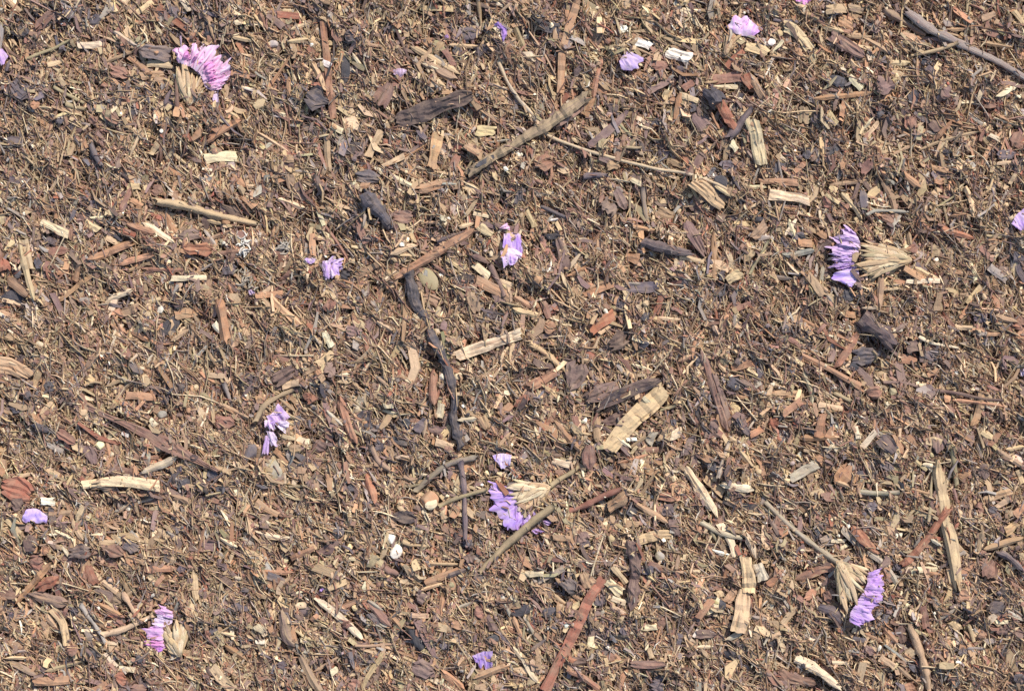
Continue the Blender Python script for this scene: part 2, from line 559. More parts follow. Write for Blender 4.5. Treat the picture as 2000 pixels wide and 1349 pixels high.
class Litter:
    def __init__(self):
        self.V, self.F, self.C1, self.C2, self.G, self.n = [], [], [], [], [], 0
    def add(self, V, F, C1, C2, G):
        k = V.shape[1]
        V = V.reshape(-1, 3)
        m = len(V) // k
        self.F.append((F[None] + (np.arange(m) * k)[:, None, None] + self.n).reshape(-1, F.shape[1]))
        self.V.append(V)
        self.C1.append(np.repeat(C1, k, 0))
        self.C2.append(np.repeat(C2, k, 0))
        self.G.append(G.reshape(-1, 3))
        self.n += len(V)
    def build(self, name, label, mat, around=True):
        four = [f for f in self.F if f.shape[1] == 4]
        three = [f for f in self.F if f.shape[1] == 3]
        faces = ([np.concatenate(four)] if four else []) + ([np.concatenate(three)] if three else [])
        me = build_mesh(name, np.concatenate(self.V), faces, np.concatenate(self.C1), np.concatenate(self.C2), np.concatenate(self.G), mat)
        me.transform(__import__('mathutils').Matrix.Identity(4))
        for a in ((0, -1, 1) if around else (0,)):
            for b in ((0, -1, 1) if around else (0,)):
                o = bpy.data.objects.new(name, me)
                root_col.objects.link(o)
                o.location = (a * PX * S, b * PY * S, 0)
                o['kind'] = 'stuff'
                o['label'] = label if (a, b) == (0, 0) else label + ', continuing beyond the photographed patch'

CHAR = np.zeros((PY, PX), np.float32)       # where charred dust has gathered, and painted shade behind one corolla, filled in from the catalogue
def char_patch(c, sx, sy, a, amount):
    R_ = int(3 * max(sx, sy)) + 2
    X, Y = np.meshgrid(np.arange(-R_, R_ + 1), np.arange(-R_, R_ + 1))
    u, v = X * math.cos(a) + Y * math.sin(a), -X * math.sin(a) + Y * math.cos(a)
    i, j = ix(c[0] + X, c[1] + Y)
    np.maximum.at(CHAR, (i, j), (amount * np.exp(-0.5 * ((u / sx) ** 2 + (v / sy) ** 2))).astype(np.float32))

def colours(x, y, n):
    i, j = ix(x, y)
    br = CLUMP[i, j] * 0.40 + 0.56 + 0.0 * x
    br = rng.random(n) < np.clip(br, 0.12, 0.88)
    out = np.empty((n, 3))
    nxt = np.empty((n, 3))
    for nm, sel in (('light', ~br), ('brown', br)):
        ks, pr = MIXES[nm]
        idx = rng.choice(len(ks), size=n, p=np.array(pr) / sum(pr))
        A = np.array([PAL[k] for k in ks])[idx]
        B = np.array([PAL[NEAR[k]] for k in ks])[idx]
        out[sel], nxt[sel] = A[sel], B[sel]
    ch = rng.random(n) < CHAR[i, j] + 0.10 * np.clip(CLUMP2[i, j] - 1.0, 0, 2)
    ks = rng.choice(4, n)
    dark = np.array([PAL[k] for k in ('sl', 'bk', 'sl', 'mb')])[ks]
    out[ch], nxt[ch] = dark[ch], dark[ch] * 0.8
    f = np.exp(0.15 * rng.standard_normal((n, 1))) * np.exp(0.10 * CLUMP2[i, j])[:, None]
    return np.clip(out * f * (1 + 0.05 * rng.standard_normal((n, 3))), .01, .85), np.clip((out * .5 + nxt * .5) * f, .01, .85)

RIDGE_F = np.array([(0, 2, 5, 3), (2, 1, 4, 5), (3, 5, 8, 6), (5, 4, 7, 8)])
RIDGE_T = np.array([(0, 1, 2), (6, 8, 7)])
FLAT_F = np.array([(0, 1, 5, 4), (1, 2, 6, 5), (2, 3, 7, 6), (4, 5, 9, 8), (5, 6, 10, 9), (6, 7, 11, 10), (0, 3, 2, 1), (8, 9, 10, 11)])

def strew(lit, n, Lm, Ls, wm, ws, shape, bend=0.12, keep=KEEP, tint=None, batch=4000, wmax=22, Lmax=120, lift=0.15, thin=1.0):
    done = 0
    while done < n:
        m = min(batch, n - done)
        done += m
        x = rng.uniform(1000 - PX / 2, 1000 + PX / 2, m)
        y = rng.uniform(674.5 - PY / 2, 674.5 + PY / 2, m)
        L = np.clip(Lm * np.exp(Ls * rng.standard_normal(m)), 4, Lmax)
        w = np.clip(wm * np.exp(ws * rng.standard_normal(m)), 1.4, wmax)
        w = np.minimum(w, L * 0.8)
        th = np.clip(w * rng.uniform(0.35, 0.8, m) * thin, 1.0, 6)
        a = rng.uniform(0, math.pi, m) * 0.75 + rng.normal(0, 0.55, m) * 0.25 + (rng.random(m) < 0.5) * math.pi
        cx, sx = np.cos(a), np.sin(a)
        cv = np.maximum.reduce([COVER[ix(x + q * L * cx - p * w * sx, y + q * L * sx + p * w * cx)] for q in (-.5, -.25, 0, .25, .5) for p in (-.5, .5)])
        ok = rng.random(m) < keep[cv]
        x, y, L, w, th, a, cx, sx = (q[ok] for q in (x, y, L, w, th, a, cx, sx))
        m = len(x)
        q5 = np.array([-.45, -.22, 0, .22, .45])
        hs = np.stack([h_at(x + q * L * cx, y + q * L * sx) for q in q5], 1)
        med = np.sort(hs, 1)[:, 2:4].mean(1)
        slope = (hs[:, 3] + hs[:, 4] - hs[:, 0] - hs[:, 1]) / (1.34 * L)
        slope = np.clip(slope, -0.4, 0.4) + rng.normal(0, 0.07, m)
        z0 = med - 0.25 * th + lift * th
        u = np.array([-.5, rng.uniform(-.12, .12), .5])
        b = bend * L * rng.standard_normal(m)
        kz = rng.normal(0, 0.06, m) * L
        st = []
        wj = w[:, None] * np.stack([rng.uniform(.25, 1, m), rng.uniform(.85, 1.1, m), rng.uniform(.25, 1, m)], 1)
        for k in range(3):
            off = b * (1 - (2 * u[k]) ** 2)
            px = x + cx * L * u[k] - sx * off
            py = y + sx * L * u[k] + cx * off
            pz = z0 + slope * L * u[k] + np.minimum(kz * (1 - (2 * u[k]) ** 2), 2)
            st.append((px, py, pz, wj[:, k] / 2))
        tt = th[:, None] * rng.uniform(.75, 1.25, (m, 3))
        vs, gs = [], []
        go = rng.uniform(0, 4000, (m, 3))
        for k, (px, py, pz, hw) in enumerate(st):
            if shape == 'ridge':
                r0 = rng.uniform(-.45, .45, m) * hw
                rows = [(-hw, -0.6 * th), (hw, -0.6 * th), (r0, tt[:, k])]
            else:
                i0 = rng.uniform(.72, .98, m)
                i1 = rng.uniform(.72, .98, m)
                til = rng.normal(0, .12, m) * th
                rows = [(-hw, -0.6 * th), (-hw * i0, tt[:, k] + til), (hw * i1, tt[:, k] - til), (hw, -0.6 * th)]
            for lat, dz in rows:
                vs.append(np.stack([px - sx * lat, py + cx * lat, pz + dz], 1))
                gs.append(np.stack([L * u[k] + 0 * lat, lat + 0 * L, dz + 0 * L], 1) + go)
        V = np.stack(vs, 1)
        G = np.stack(gs, 1)
        if tint is None:
            C1, C2 = colours(x, y, m)
        else:
            k = rng.choice(len(tint), m)
            f = np.exp(0.2 * rng.standard_normal((m, 1)))
            C1 = np.array([PAL[q] for q in tint])[k] * f
            C2 = np.array([PAL[NEAR[q]] for q in tint])[k] * f
        if shape == 'ridge':
            k = V.shape[1]
            base = lit.n
            lit.add(V, RIDGE_F, C1, C2, G)
            lit.F.append((RIDGE_T[None] + (np.arange(m) * k)[:, None, None] + base).reshape(-1, 3))
        else:
            lit.add(V, FLAT_F, C1, C2, G)
        s = np.linspace(-.48, .48, int(np.clip(np.percentile(L, 80), 6, 60)))[None]
        zz = z0[:, None] + slope[:, None] * L[:, None] * s + 0.8 * th[:, None]
        for lat in ((0,) if wm < 3 else (-.3, 0, .3) if wm < 8 else (-.4, -.2, 0, .2, .4)):
            raise_to(x[:, None] + cx[:, None] * L[:, None] * s - sx[:, None] * w[:, None] * lat, y[:, None] + sx[:, None] * L[:, None] * s + cx[:, None] * w[:, None] * lat, zz)

def crumbs(lit, n, size, keep=KEEP, tint=None, where=False):
    U, F = ico(1)
    F = np.array(F)
    for _ in range(0, n, 3000):
        m = min(3000, n)
        x = rng.uniform(1000 - PX / 2, 1000 + PX / 2, m)
        y = rng.uniform(674.5 - PY / 2, 674.5 + PY / 2, m)
        ok = rng.random(m) < keep[COVER[ix(x, y)]] * (CHAR[ix(x, y)] * 1.3 if where else 1)
        x, y = x[ok], y[ok]
        m = len(x)
        r0 = np.clip(size * np.exp(0.4 * rng.standard_normal(m)), 1, 14)
        q = U[None] * rng.uniform(.6, 1.25, (m, len(U), 1)) * (r0[:, None] * rng.uniform(.7, 1.3, (m, 3)))[:, None, :]
        q[:, :, 2] *= 0.7
        a = rng.uniform(0, 6.3, m)
        V = np.stack([x[:, None] + q[:, :, 0] * np.cos(a)[:, None] - q[:, :, 1] * np.sin(a)[:, None],
                      y[:, None] + q[:, :, 0] * np.sin(a)[:, None] + q[:, :, 1] * np.cos(a)[:, None],
                      h_at(x, y)[:, None] + q[:, :, 2] + 0.2 * r0[:, None]], -1)
        if tint is None:
            C1, C2 = colours(x, y, m)
        else:
            k = rng.choice(len(tint), m)
            f = np.exp(0.22 * rng.standard_normal((m, 1)))
            C1 = np.array([PAL[t] for t in tint])[k] * f
            C2 = np.array([PAL[NEAR[t]] for t in tint])[k] * f
        lit.add(V, F, C1, C2, q + rng.uniform(0, 4000, (m, 1, 3)))
        for dx in (-.4, 0, .4):
            for dy in (-.4, 0, .4):
                raise_to(x + dx * r0, y + dy * r0, h_at(x, y) * 0 + V[:, :, 2].max(1) - .1 * r0)

ALL = np.ones(5)
low = Litter()
strew(low, 7000, 32, 0.45, 9.5, 0.4, 'flat', keep=ALL, wmax=26)
strew(low, 19000, 20, 0.45, 5.5, 0.35, 'flat', keep=ALL)
lowf = Litter()
strew(lowf, 20000, 17, 0.45, 3.6, 0.35, 'ridge', keep=ALL)

# ------------------------------------------------------------------ the catalogued pieces; one black k piece is shadow behind the five-lobed corolla
CATALOGUE = """
@0 0
c 605 358 825 355 60 cr =square-ended cream chip
c 1580 1225 1840 1210 85 cr =broad cream chip with split ends
g 205 465 380 395 555 310 28 ol =straw-olive stalk
s 795 500 1070 390 28 tn
s 885 245 1075 375 35 gy/pt
b 1080 400 1330 430 110 sl/mb =grey ridged bark chunk
c 1140 500 1340 495 65 pt
c 1000 440 1160 570 55 or/tn
c 1090 600 1280 570 70 tn/or
g 420 675 650 800 30 ol
g 510 815 665 850 35 ol
c 370 510 500 475 40 pt
k 90 640 250 730 140
k 1375 180 1340 60 70
k 1570 240 1690 230 150
k 1700 450 1800 440 70
k 1300 860 1345 700 100 =slate stub beside the pink flower
k 965 980 1055 780 80
t 1385 920 1370 600 32 db/rb
s 1340 570 1410 650 30 wh
s 950 100 1050 200 30 ol/pt
c 1060 110 1190 10 50 pt
s 1415 0 1475 95 45 cr
s 860 0 905 100 35 pt
s 60 0 170 100 45 pt/or
s 30 320 130 500 30 pt
s 80 300 130 360 30 pt
c 470 590 510 680 45 pt
b 860 550 1000 580 100 rb
b 700 960 760 900 60 rb
t 710 1120 800 1290 45 sl/db
s 485 1250 615 1275 30 db
s 1600 1100 1740 1010 1880 930 60 or/rb
s 1740 860 1860 920 30 pt
s 1830 670 1980 705 25 cr
s 1840 330 1890 420 35 or
s 1780 285 1960 320 35 pt
p 1820 190 1900 175 50 cr
s 1620 160 1670 330 22 tn
t 1060 930 1120 1070 25 tn
s 960 815 1120 760 20 tn
p 930 895 950 895 38 wh
p 1250 1020 1270 1020 38 wh
b 800 870 930 950 70 rb
c 1170 1200 1230 1110 50 pt
s 1330 1180 1450 1280 25 pt
b 250 830 320 815 70 or/rb
k 60 1090 190 1090 90
k 430 930 500 930 60
k 530 1000 620 970 90
b 280 230 420 100 80 rb/mb
k 690 190 760 110 80
k 510 130 600 110 80
k 110 220 220 280 100
@1 0
b 525 170 555 480 580 700 605 935 58 rb/or =long red-brown strip
s 440 480 490 590 540 720 50 tn/pt
s 262 590 255 760 35 or
s 235 570 290 570 20 cr
s 285 570 315 640 20 cr
k 690 280 800 320 110
k 690 420 690 640 90 bk =smoky slate patch
b 395 740 575 820 165 sl/bk =broad slate flake
k 460 80 510 80 50
k 990 230 1050 235 50
s 745 410 840 550 25 cr
s 650 110 750 0 25 or
c 165 120 345 130 55 rs/rb
c 190 90 280 90 30 pt
s 30 100 100 260 40 rb
s 90 120 220 220 50 mb
s 270 240 430 180 30 pt
s 250 330 420 310 40 pt
s 60 740 300 400 22 or
p 100 350 165 350 70 gy
c 520 490 590 520 45 wh/gy
b 960 830 1040 640 110 mb/rb =ridged brown bark flake
t 1090 230 1190 490 25 db
s 1180 350 1380 470 1590 590 55 pt/tn
s 1270 480 1570 630 60 tn/mb
s 1460 390 1540 520 45 rb
s 1490 355 1730 360 35 pt
c 1395 430 1450 330 60 tn
k 1560 280 1740 230 120 sl/mb =grey stone-like lump
k 1680 400 1790 350 100
k 1530 390 1580 420 80
c 1270 65 1535 80 45 ye/pt
t 1720 0 1745 190 30 tn
s 1830 10 1920 60 35 cr
s 1870 130 1984 30 20 pt
t 1870 480 1984 700 2164 920 2244 1040 2504 1150 2804 1240 3084 1310 3300 1345 3560 1430 3700 1500 30 pt/gy =long pale bent twig
b 1080 950 1300 880 1500 800 1690 740 120 db/bk =long charred bark slab
c 1360 1310 1390 1180 1415 1040 80 or/ye =ochre pointed chip
c 870 1220 920 1100 980 1010 70 pt/tn =kinked tan chip
k 610 1170 840 1140 110 db/bk
s 1000 1300 1340 1120 25 or
c 980 1290 1160 1210 50 pt
s 540 970 575 1349 45 tn
b 250 1349 260 1220 80 db
c 220 1240 300 1240 60 tn
c 1620 1130 1740 1200 60 pt/or
c 590 980 680 1030 50 cr
s 0 1020 270 1190 25 pt
c 1700 1020 1860 1020 80 ye/ol =frayed yellow bud scale
b 1510 1330 1570 1200 60 rb
s 1800 1110 1984 1080 20 gy
@2 0
t 570 760 380 900 200 1015 0 1140 -180 1240 -340 1349 95 tn/mb =thick tan branch
c 510 0 430 250 390 430 375 740 60 or/tn =tall orange strip
s 430 80 430 200 35 or
k 210 180 380 230 130
s 10 180 140 470 45 ol/tn
c 820 240 900 230 60 wh
c 940 320 1080 370 65 wh =middle of the three chalk-white chips
c 1190 400 1390 460 85 wh =largest chalk-white chip
p 1095 335 1125 335 28 wh
s 1330 80 1520 90 25 cr
s 1250 70 1390 0 30 pt
s 1200 310 1400 390 25 pt
s 450 290 570 350 40 gy
s 590 350 730 390 30 pt
t 940 370 1100 440 22 tn
s 690 450 620 780 45 rb/or
c 560 900 620 760 60 or
b 590 1140 760 1000 900 860 60 mb =smooth mauve strip
s 1120 940 1250 680 22 pt/ye
s 1260 980 1300 720 45 or
c 1320 700 1400 640 60 rb
c 1290 740 1440 790 55 pt
t 1530 730 1620 850 1710 990 100 rs/rb =brick-red stub
t 1670 1080 1850 850 60 sl/mb
c 1850 920 1890 1100 1940 1290 125 cr/ye =spotted cream chip
t 1510 830 1640 1060 22 or
b 1540 620 1790 600 80 rb
c 1550 680 1750 680 35 cr
s 1480 650 1600 635 18 tn
s 1830 560 1960 800 50 tn
c 1790 590 1870 690 80 rs
c 1800 360 1984 420 80 ye/pt
b 1400 880 1500 1000 90 mb
s 1400 1220 1570 1130 20 pt
c 1690 1100 1740 1170 60 cr
k 1130 1200 1200 1160 80
k 1090 960 1150 950 60
k 1380 850 1420 830 70
g 820 960 920 1060 25 ol
g 870 1150 1000 1150 25 ol
g 850 1000 800 1090 20 ol
b 180 1300 310 1240 110 rb
p 40 1200 80 1200 55 wh
s 455 1070 530 1110 25 pt
b 1080 520 1210 500 80 rb
b 1040 720 1240 620 50 mb
k 740 860 830 850 90 db/bk
k 1270 560 1340 570 90
c 660 690 740 720 50 or
c 730 1290 830 1280 80 tn
k 1620 1310 1720 1290 100
c 1200 1230 1320 1290 60 tn
@3 0
t 1060 90 1250 230 1450 330 1620 420 1800 500 1984 610 66 mb/gy =long grey twig
s 860 60 1060 170 1240 290 60 mb/tn
c 430 90 610 70 80 pt
c 610 60 750 80 60 tn/mb
c 110 210 200 240 330 390 90 pt/cr =hooked cream chip
p 10 330 40 330 60 wh
p 60 260 100 260 60 ye
t 30 160 250 180 30 sl
s 400 200 580 260 45 pt
c 540 150 660 200 110 or/tn
b 470 270 600 360 740 450 95 mb/rb
s 680 270 920 420 45 tn
s 590 290 920 300 25 tn
s 600 510 830 440 25 tn
s 940 500 1110 485 40 pt
s 650 1080 820 910 30 cr
c 760 1060 860 940 40 pt
s 340 770 570 750 800 720 42 or =level orange splinter
k 490 620 600 650 115 bk/sl =blue-black round lump
c 620 600 720 700 50 cr
s 720 540 730 700 22 pt
s 1750 770 1940 650 40 cr
c 1640 160 1750 110 50 tn
s 1890 90 1984 200 45 pt
k 830 890 900 890 75
k 350 900 400 940 90
c 260 820 280 960 110 tn/ol
c 460 880 530 970 50 ye
s 590 790 560 920 50 or
s 850 800 980 690 25 or
b 820 690 960 640 120 mb
k 1110 700 1160 800 100
k 1190 500 1260 460 80
k 860 470 910 470 60
b 1260 940 1340 1020 70 db/mb =dark oval scale
s 1290 1090 1430 930 40 or
s 1160 1170 1330 1100 1630 1020 25 tn
s 1000 1000 1190 1110 25 or
s 950 1210 1120 1120 25 tn
b 1090 900 1100 1010 110 rb
b 1330 700 1400 760 100 mb
c 1250 1295 1390 1330 40 or
c 1700 1050 1795 1090 35 cr
s 740 1220 910 1215 25 rb
b 720 1349 790 1250 70 rb
k 1760 1200 1920 1190 100 sl/mb
k 1340 1190 1400 1190 65
k 420 1180 550 1130 70
k 30 1320 140 1270 85
k 270 1200 320 1200 70
b 1900 1150 1950 1020 100 rb
s 1530 860 1690 990 30 gy
c 1650 690 1620 790 40 cr
s 300 1250 180 1349 40 or/rb
s 1380 240 1560 220 30 or/tn
s 1640 330 1900 370 35 tn
c 1760 1270 1920 1260 30 pt
c 10 430 105 440 40 pt/or
b 40 690 90 740 60 rb
@0 1
t 1210 210 1500 270 1700 330 1984 390 68 pt/tn =long pale stick
s 1500 330 1730 390 35 pt
s 1110 375 1360 530 40 cr
s 980 390 1230 470 50 or/rb
c 960 440 1060 480 60 rs
k 850 430 950 520 50 bk =shiny black crumb
c 830 490 920 540 45 pt
s 700 670 1050 520 65 rb/or =cracked rusty splinter
s 910 700 1200 620 50 or
s 1000 750 1210 660 30 tn
b 1430 580 1660 590 90 rs/or =bright rust bark scale
s 1660 620 1860 600 35 rb
s 1100 735 1450 745 35 rb
c 1330 810 1610 800 50 cr =clean cream peg
c 1315 865 1420 865 45 pt
s 800 1000 1040 890 45 cr
s 440 1000 720 780 35 or
s 330 1030 400 990 30 or
s 140 480 200 720 290 1000 45 pt =long upright straw splinter
c 190 500 245 740 50 pt
b 10 640 30 760 125 rs/rb =rust bark piece at the frame edge
b 60 800 240 950 80 rb
k 100 720 150 800 70
k 40 970 160 940 130 bk =coal-black lump
c 320 370 540 470 65 cr/ye
c 660 370 780 440 55 pt
b 610 310 640 380 60 db
s 700 345 840 335 25 cr
s 940 310 1030 110 45 rb
c 990 100 1090 90 60 ye/ol
s 890 0 990 80 25 pt
c 1020 200 1110 250 45 or
k 690 240 820 250 100
c 190 270 240 310 50 pt
b 370 600 540 590 60 rb
k 280 650 330 730 65
k 350 500 440 540 70
s 580 830 630 680 45 or
c 450 760 540 740 60 or
c 500 920 600 890 30 pt
k 1260 1230 1370 1160 120 bk =black lump with a tan fleck
p 1315 1240 1345 1230 40 tn
c 1350 1090 1540 1060 80 tn/or
b 920 1090 1100 1020 70 tn
s 1130 1000 1250 960 35 pt
k 1350 1000 1430 980 85 db/bk
s 1700 950 1740 1180 1770 1349 75 or/rb =upright ridged splinter
s 1770 830 1840 1030 25 or
s 850 1160 1000 1240 40 or
s 990 1190 1170 1290 45 or
s 710 1180 730 1070 22 cr
s 1330 1300 1470 1190 40 tn
c 1280 300 1360 460 60 or
b 1390 480 1560 470 80 mb
s 1570 420 1690 570 25 gy
s 1570 520 1800 440 30 tn
b 1720 240 1890 320 80 db
s 1870 170 1984 260 50 or
s 1800 0 1930 110 45 or
s 1900 100 1984 100 30 pt
k 1730 720 1830 760 110
l 1900 480 1880 650 100 gy/wh
l 1870 740 1950 880 90 gy/ol
c 1660 1150 1720 1220 60 cr/wh
b 1170 130 1270 120 70 rb
s 1310 120 1400 220 45 tn
s 1540 760 1660 690 18 gy
@1 1
b 770 20 960 40 120 sl =flat slate-grey chip
c 1040 10 1210 100 50 cr
c 810 100 890 90 50 or
s 1230 130 1490 70 70 or/tn
s 150 180 390 270 40 pt/cr
s 370 160 460 110 30 rb
t 470 20 520 160 48 mb/db
s 260 0 280 130 70 tn
t 840 160 950 290 1050 420 95 sl/bk =charred black stub
p 820 400 860 380 80 pt
c 410 390 520 420 35 ol
s 510 370 620 520 720 680 30 rb
s 440 460 450 640 50 or
c 720 660 770 680 40 pt
s 1040 625 1170 570 1270 560 50 pt
s 1060 830 1260 700 1500 550 1710 430 68 or/rb =straight orange stick
t 1190 760 1215 900 1230 1000 1310 1110 1350 1230 1400 1330 1450 1430 1500 1570 1545 1750 1535 1900 1590 2110 86 bk/sl =long black root
t 1585 2230 1610 2400 1622 2640 1618 2840 46 sl/mb
f 1290 760 1380 870 130 ol =flat olive stone
s 1360 690 1510 790 30 rb
t 1810 690 1920 930 45 mb
s 1660 620 1820 690 40 db
c 1690 700 1810 800 60 cr
c 1480 650 1620 740 60 ye/tn
c 1700 820 1984 960 70 or/tn
s 1890 830 1984 870 50 pt
k 1610 780 1690 820 90 bk
p 1815 630 1825 590 40 cr
s 1290 380 1410 375 25 pt/or
s 1400 530 1620 440 40 db/sl
s 1560 420 1700 380 35 pt
s 1380 180 1480 320 35 tn
s 1600 350 1720 190 30 pt
s 1620 240 1640 170 30 cr
c 1680 300 1810 330 35 cr
k 1690 340 1760 350 45
c 1720 400 1830 480 70 pt/ol
c 120 970 350 1170 65 or/ye =ridged orange chip
s 190 830 290 740 35 rb
s 190 800 300 640 35 tn
b 560 950 580 1060 90 rb =pinkish leathery flake
c 0 950 220 920 50 or
s 60 920 140 860 35 pt
s 530 1220 600 1340 55 cr
s 930 1140 1080 1220 45 pt/mb
b 1650 900 1720 1080 70 tn
k 1760 1080 1860 1110 85 db/bk
k 650 760 730 800 90 bk
b 1060 330 1220 330 90 mb/rb
c 780 800 950 700 60 rb/tn
c 960 930 1020 950 40 pt
c 840 940 870 910 30 gy
k 790 510 940 500 55 db/bk
l 190 540 250 590 90 gy
p 1395 1210 1425 1210 48 cr
c 750 1130 850 1180 60 pt
c 1300 940 1420 1000 90 tn/rb
b 700 1200 830 1230 80 mb
@2 1
t 550 20 740 10 50 sl
s 790 0 860 110 25 pt
c 920 40 1000 80 40 cr
b 710 300 780 210 135 mb =round-edged mauve bark flake
b 800 120 880 280 70 mb
s 860 110 900 210 30 pt
t 1010 110 1030 300 1060 420 40 sl/tn =thin slate twig
s 930 405 1110 440 30 or
g 910 130 915 520 18 ol
s 850 500 920 560 30 pt
c 1390 60 1520 150 1650 260 105 pt/ye =big tan split chip
s 1560 90 1690 180 30 pt
k 1570 50 1690 120 140 bk =dark heap of char
s 1380 270 1480 240 40 db
c 1150 210 1220 210 40 pt
c 1120 280 1250 330 90 tn
b 1340 360 1440 530 1500 640 95 db/mb =tapering dark bark strip
t 1010 530 1150 560 1290 600 1370 610 85 sl/db =slate driftwood stub
c 1290 640 1490 680 40 pt
c 880 640 990 660 80 or
b 350 490 430 760 85 mb/db
k 260 470 380 480 60 bk
k 310 530 370 550 55
t 220 250 440 350 30 sl
s 290 360 370 350 20 wh
s 340 370 380 440 35 pt
k 30 240 80 100 60 sl
s 420 800 620 690 30 or
c 550 940 790 850 50 or
s 560 900 760 820 35 or/tn
b 870 890 1140 870 75 sl =flat slate strip
s 870 850 1140 850 25 gy
c 600 1220 790 1080 80 rs/or =wide reddish chip
c 1110 1090 1160 940 50 rs
s 1110 1110 1320 1130 30 pt
s 1180 810 1350 760 25 tn
k 1270 850 1370 840 75
s 1560 430 1570 850 35 or =upright orange sliver
c 1660 840 1780 760 80 ye/pt =honey-coloured chip
c 1800 680 1860 590 80 ye
c 1860 500 1970 380 80 pt/or
g 1840 770 1984 520 30 ol =green-grey blade
k 1880 350 1960 350 40 bk
k 1680 330 1710 340 50
k 1600 790 1650 790 65
k 1510 670 1540 700 55
k 1000 1100 1060 1090 75 bk
k 800 1020 880 1000 75
s 1530 1080 1600 1250 40 pt/gy
c 1700 1060 1850 1000 50 rb
k 1550 910 1650 900 75
s 0 940 170 1040 45 tn/or
s 0 1040 210 1100 50 pt
c -440 1415 -200 1330 80 1230 95 cr/or =cream split chip
b 740 1330 900 1260 120 db
s 240 980 290 1120 50 rb/mb
c 310 1040 370 1010 50 rs
b 250 1180 340 1200 100 or/rb
k 970 1330 1050 1290 60
s 600 510 720 470 18 or
c 110 280 180 410 45 pt
s 1800 100 1980 100 30 cr
s 1830 270 1984 180 20 pt
@3 1
c -70 50 230 75 55 or =level rusty lath
c 0 160 320 210 80 pt/cr =tan log-like chip
s 470 90 770 50 35 tn
c 770 190 880 90 60 ye
s 880 30 960 200 1000 380 55 tn
s 1030 0 1180 110 50 or
c 1280 170 1330 100 50 pt
b 1280 60 1370 50 70 or
s 1510 90 1560 200 1570 340 40 pt =upright cream splinter
s 1750 50 1860 110 40 pt
s 1870 80 1910 0 35 pt
b 730 110 740 310 60 sl
s 560 140 680 280 720 360 40 pt
t 750 320 840 285 1100 295 28 gy
g 1230 310 1440 170 20 ol
g 1350 220 1390 380 25 ol
s 1300 410 1600 500 45 rs/or =rusty slanting splinter
s 1400 330 1530 310 30 or
s 450 660 530 645 28 cr
c 220 530 340 540 60 or
c 390 450 450 500 50 or
s 150 350 200 500 40 cr
s 120 480 220 340 25 cr
k 170 490 270 490 65 sl
s 100 640 360 590 45 gy/sl
b 390 600 490 500 60 db
s 1010 610 1110 570 30 or
b 1080 600 1150 560 80 rb
s 1090 440 1100 570 35 tn
p 1295 665 1315 665 38 wh
b 1240 600 1340 580 100 tn/ol
s 850 1060 870 760 50 tn
c 1060 830 1330 830 40 cr
s 870 905 1030 880 22 pt
s 1120 720 1330 830 40 pt
c 1700 720 1850 830 60 gy
c 1530 1000 1650 870 45 ye =flared yellow chip
s 1300 1060 1320 920 50 tn
c 400 800 480 790 30 cr
s 20 790 190 815 35 sl
b 240 860 310 800 80 db
s 290 780 430 950 70 tn
s 440 930 510 1010 25 gy
k 570 930 650 940 110
k 1590 1130 1680 1110 85
k 110 1190 150 1190 80
s 720 1040 870 1035 25 cr
c 590 1080 680 1090 50 or
t 730 1110 840 1200 960 1310 120 db/sl =mossy dark stub
s 940 1240 1090 1150 35 mb
s 1730 1110 1930 1150 50 tn
s 1730 1160 1850 1165 20 pt
s 1410 1180 1640 1200 40 pt
t 1160 1260 1270 1310 1480 1349 30 cr
s 1690 620 1770 520 35 tn
s 1680 480 1810 490 25 pt
b 870 330 970 360 70 rb
b 470 200 420 250 70 rb
s 150 1270 270 1349 45 rb
s 510 1509 700 1229 55 rb/or
c 220 1100 440 1220 30 or
b 1060 1349 1180 1310 80 db
c 1680 1240 1790 1240 30 or
k 1890 610 1960 690 90 sl
b 1900 1130 1984 1180 100 rb
@0 2
c 0 120 120 150 240 230 125 pt/or =split tan plank at the frame edge
s 0 80 230 150 30 pt
k 100 80 270 90 75 db/bk
s 250 320 320 170 60 ye/or
s 310 520 430 380 35 pt/tn
p 640 500 660 490 60 pt =round pale seed
p 260 510 280 510 35 cr
b 680 450 1190 690 1710 955 90 rb/mb =long reddish plank
c 980 360 1210 380 60 or =bright orange chip
s 850 140 950 210 30 rb
s 960 150 1030 200 25 mb
s 820 300 1020 205 30 tn
b 670 230 760 260 90 ye
k 1280 300 1340 320 85
k 1240 360 1310 410 60
k 350 280 430 300 100
k 80 460 180 460 80
k 200 370 240 370 65
p 1235 510 1290 510 70 gy/sl =smooth grey pebble
c 1165 545 1225 600 50 cr
s 1080 490 1170 510 30 pt
c 940 655 1000 680 30 wh
p 760 740 800 770 70 cr
s 800 620 860 860 30 or
s 830 920 890 820 25 or
s 730 610 790 680 25 cr
c 1040 835 1240 840 45 rb/or
s 1100 970 1250 900 1400 830 60 gy/pt =pale grey splinter
c 640 1050 940 1025 1250 1065 88 cr =long ragged cream chip
b 700 1060 900 1070 60 tn
c 320 1180 440 1190 70 cr/wh =white notched chip
b 0 960 60 940 60 or
b 30 1060 140 1080 260 1140 150 rs =large rust bark scale
b 100 1160 190 1220 90 db
s 80 1010 270 965 28 tn/pt
s 370 740 500 800 40 gy
b 450 640 600 730 80 rb
b 690 740 740 900 90 mb
s 1470 740 1610 790 25 cr
s 1680 420 1940 540 35 tn
s 1600 0 1700 170 25 tn
c 1610 205 1750 215 45 pt
t 1740 270 1790 430 30 gy
k 1890 250 1960 250 90
k 1610 990 1700 980 100
k 1390 1040 1480 1020 80
k 1680 1100 1750 1090 70
k 1550 1170 1600 1170 90
s 1330 1150 1450 1170 1480 1230 45 tn
s 880 1270 1040 1200 1210 1150 35 gy/ol
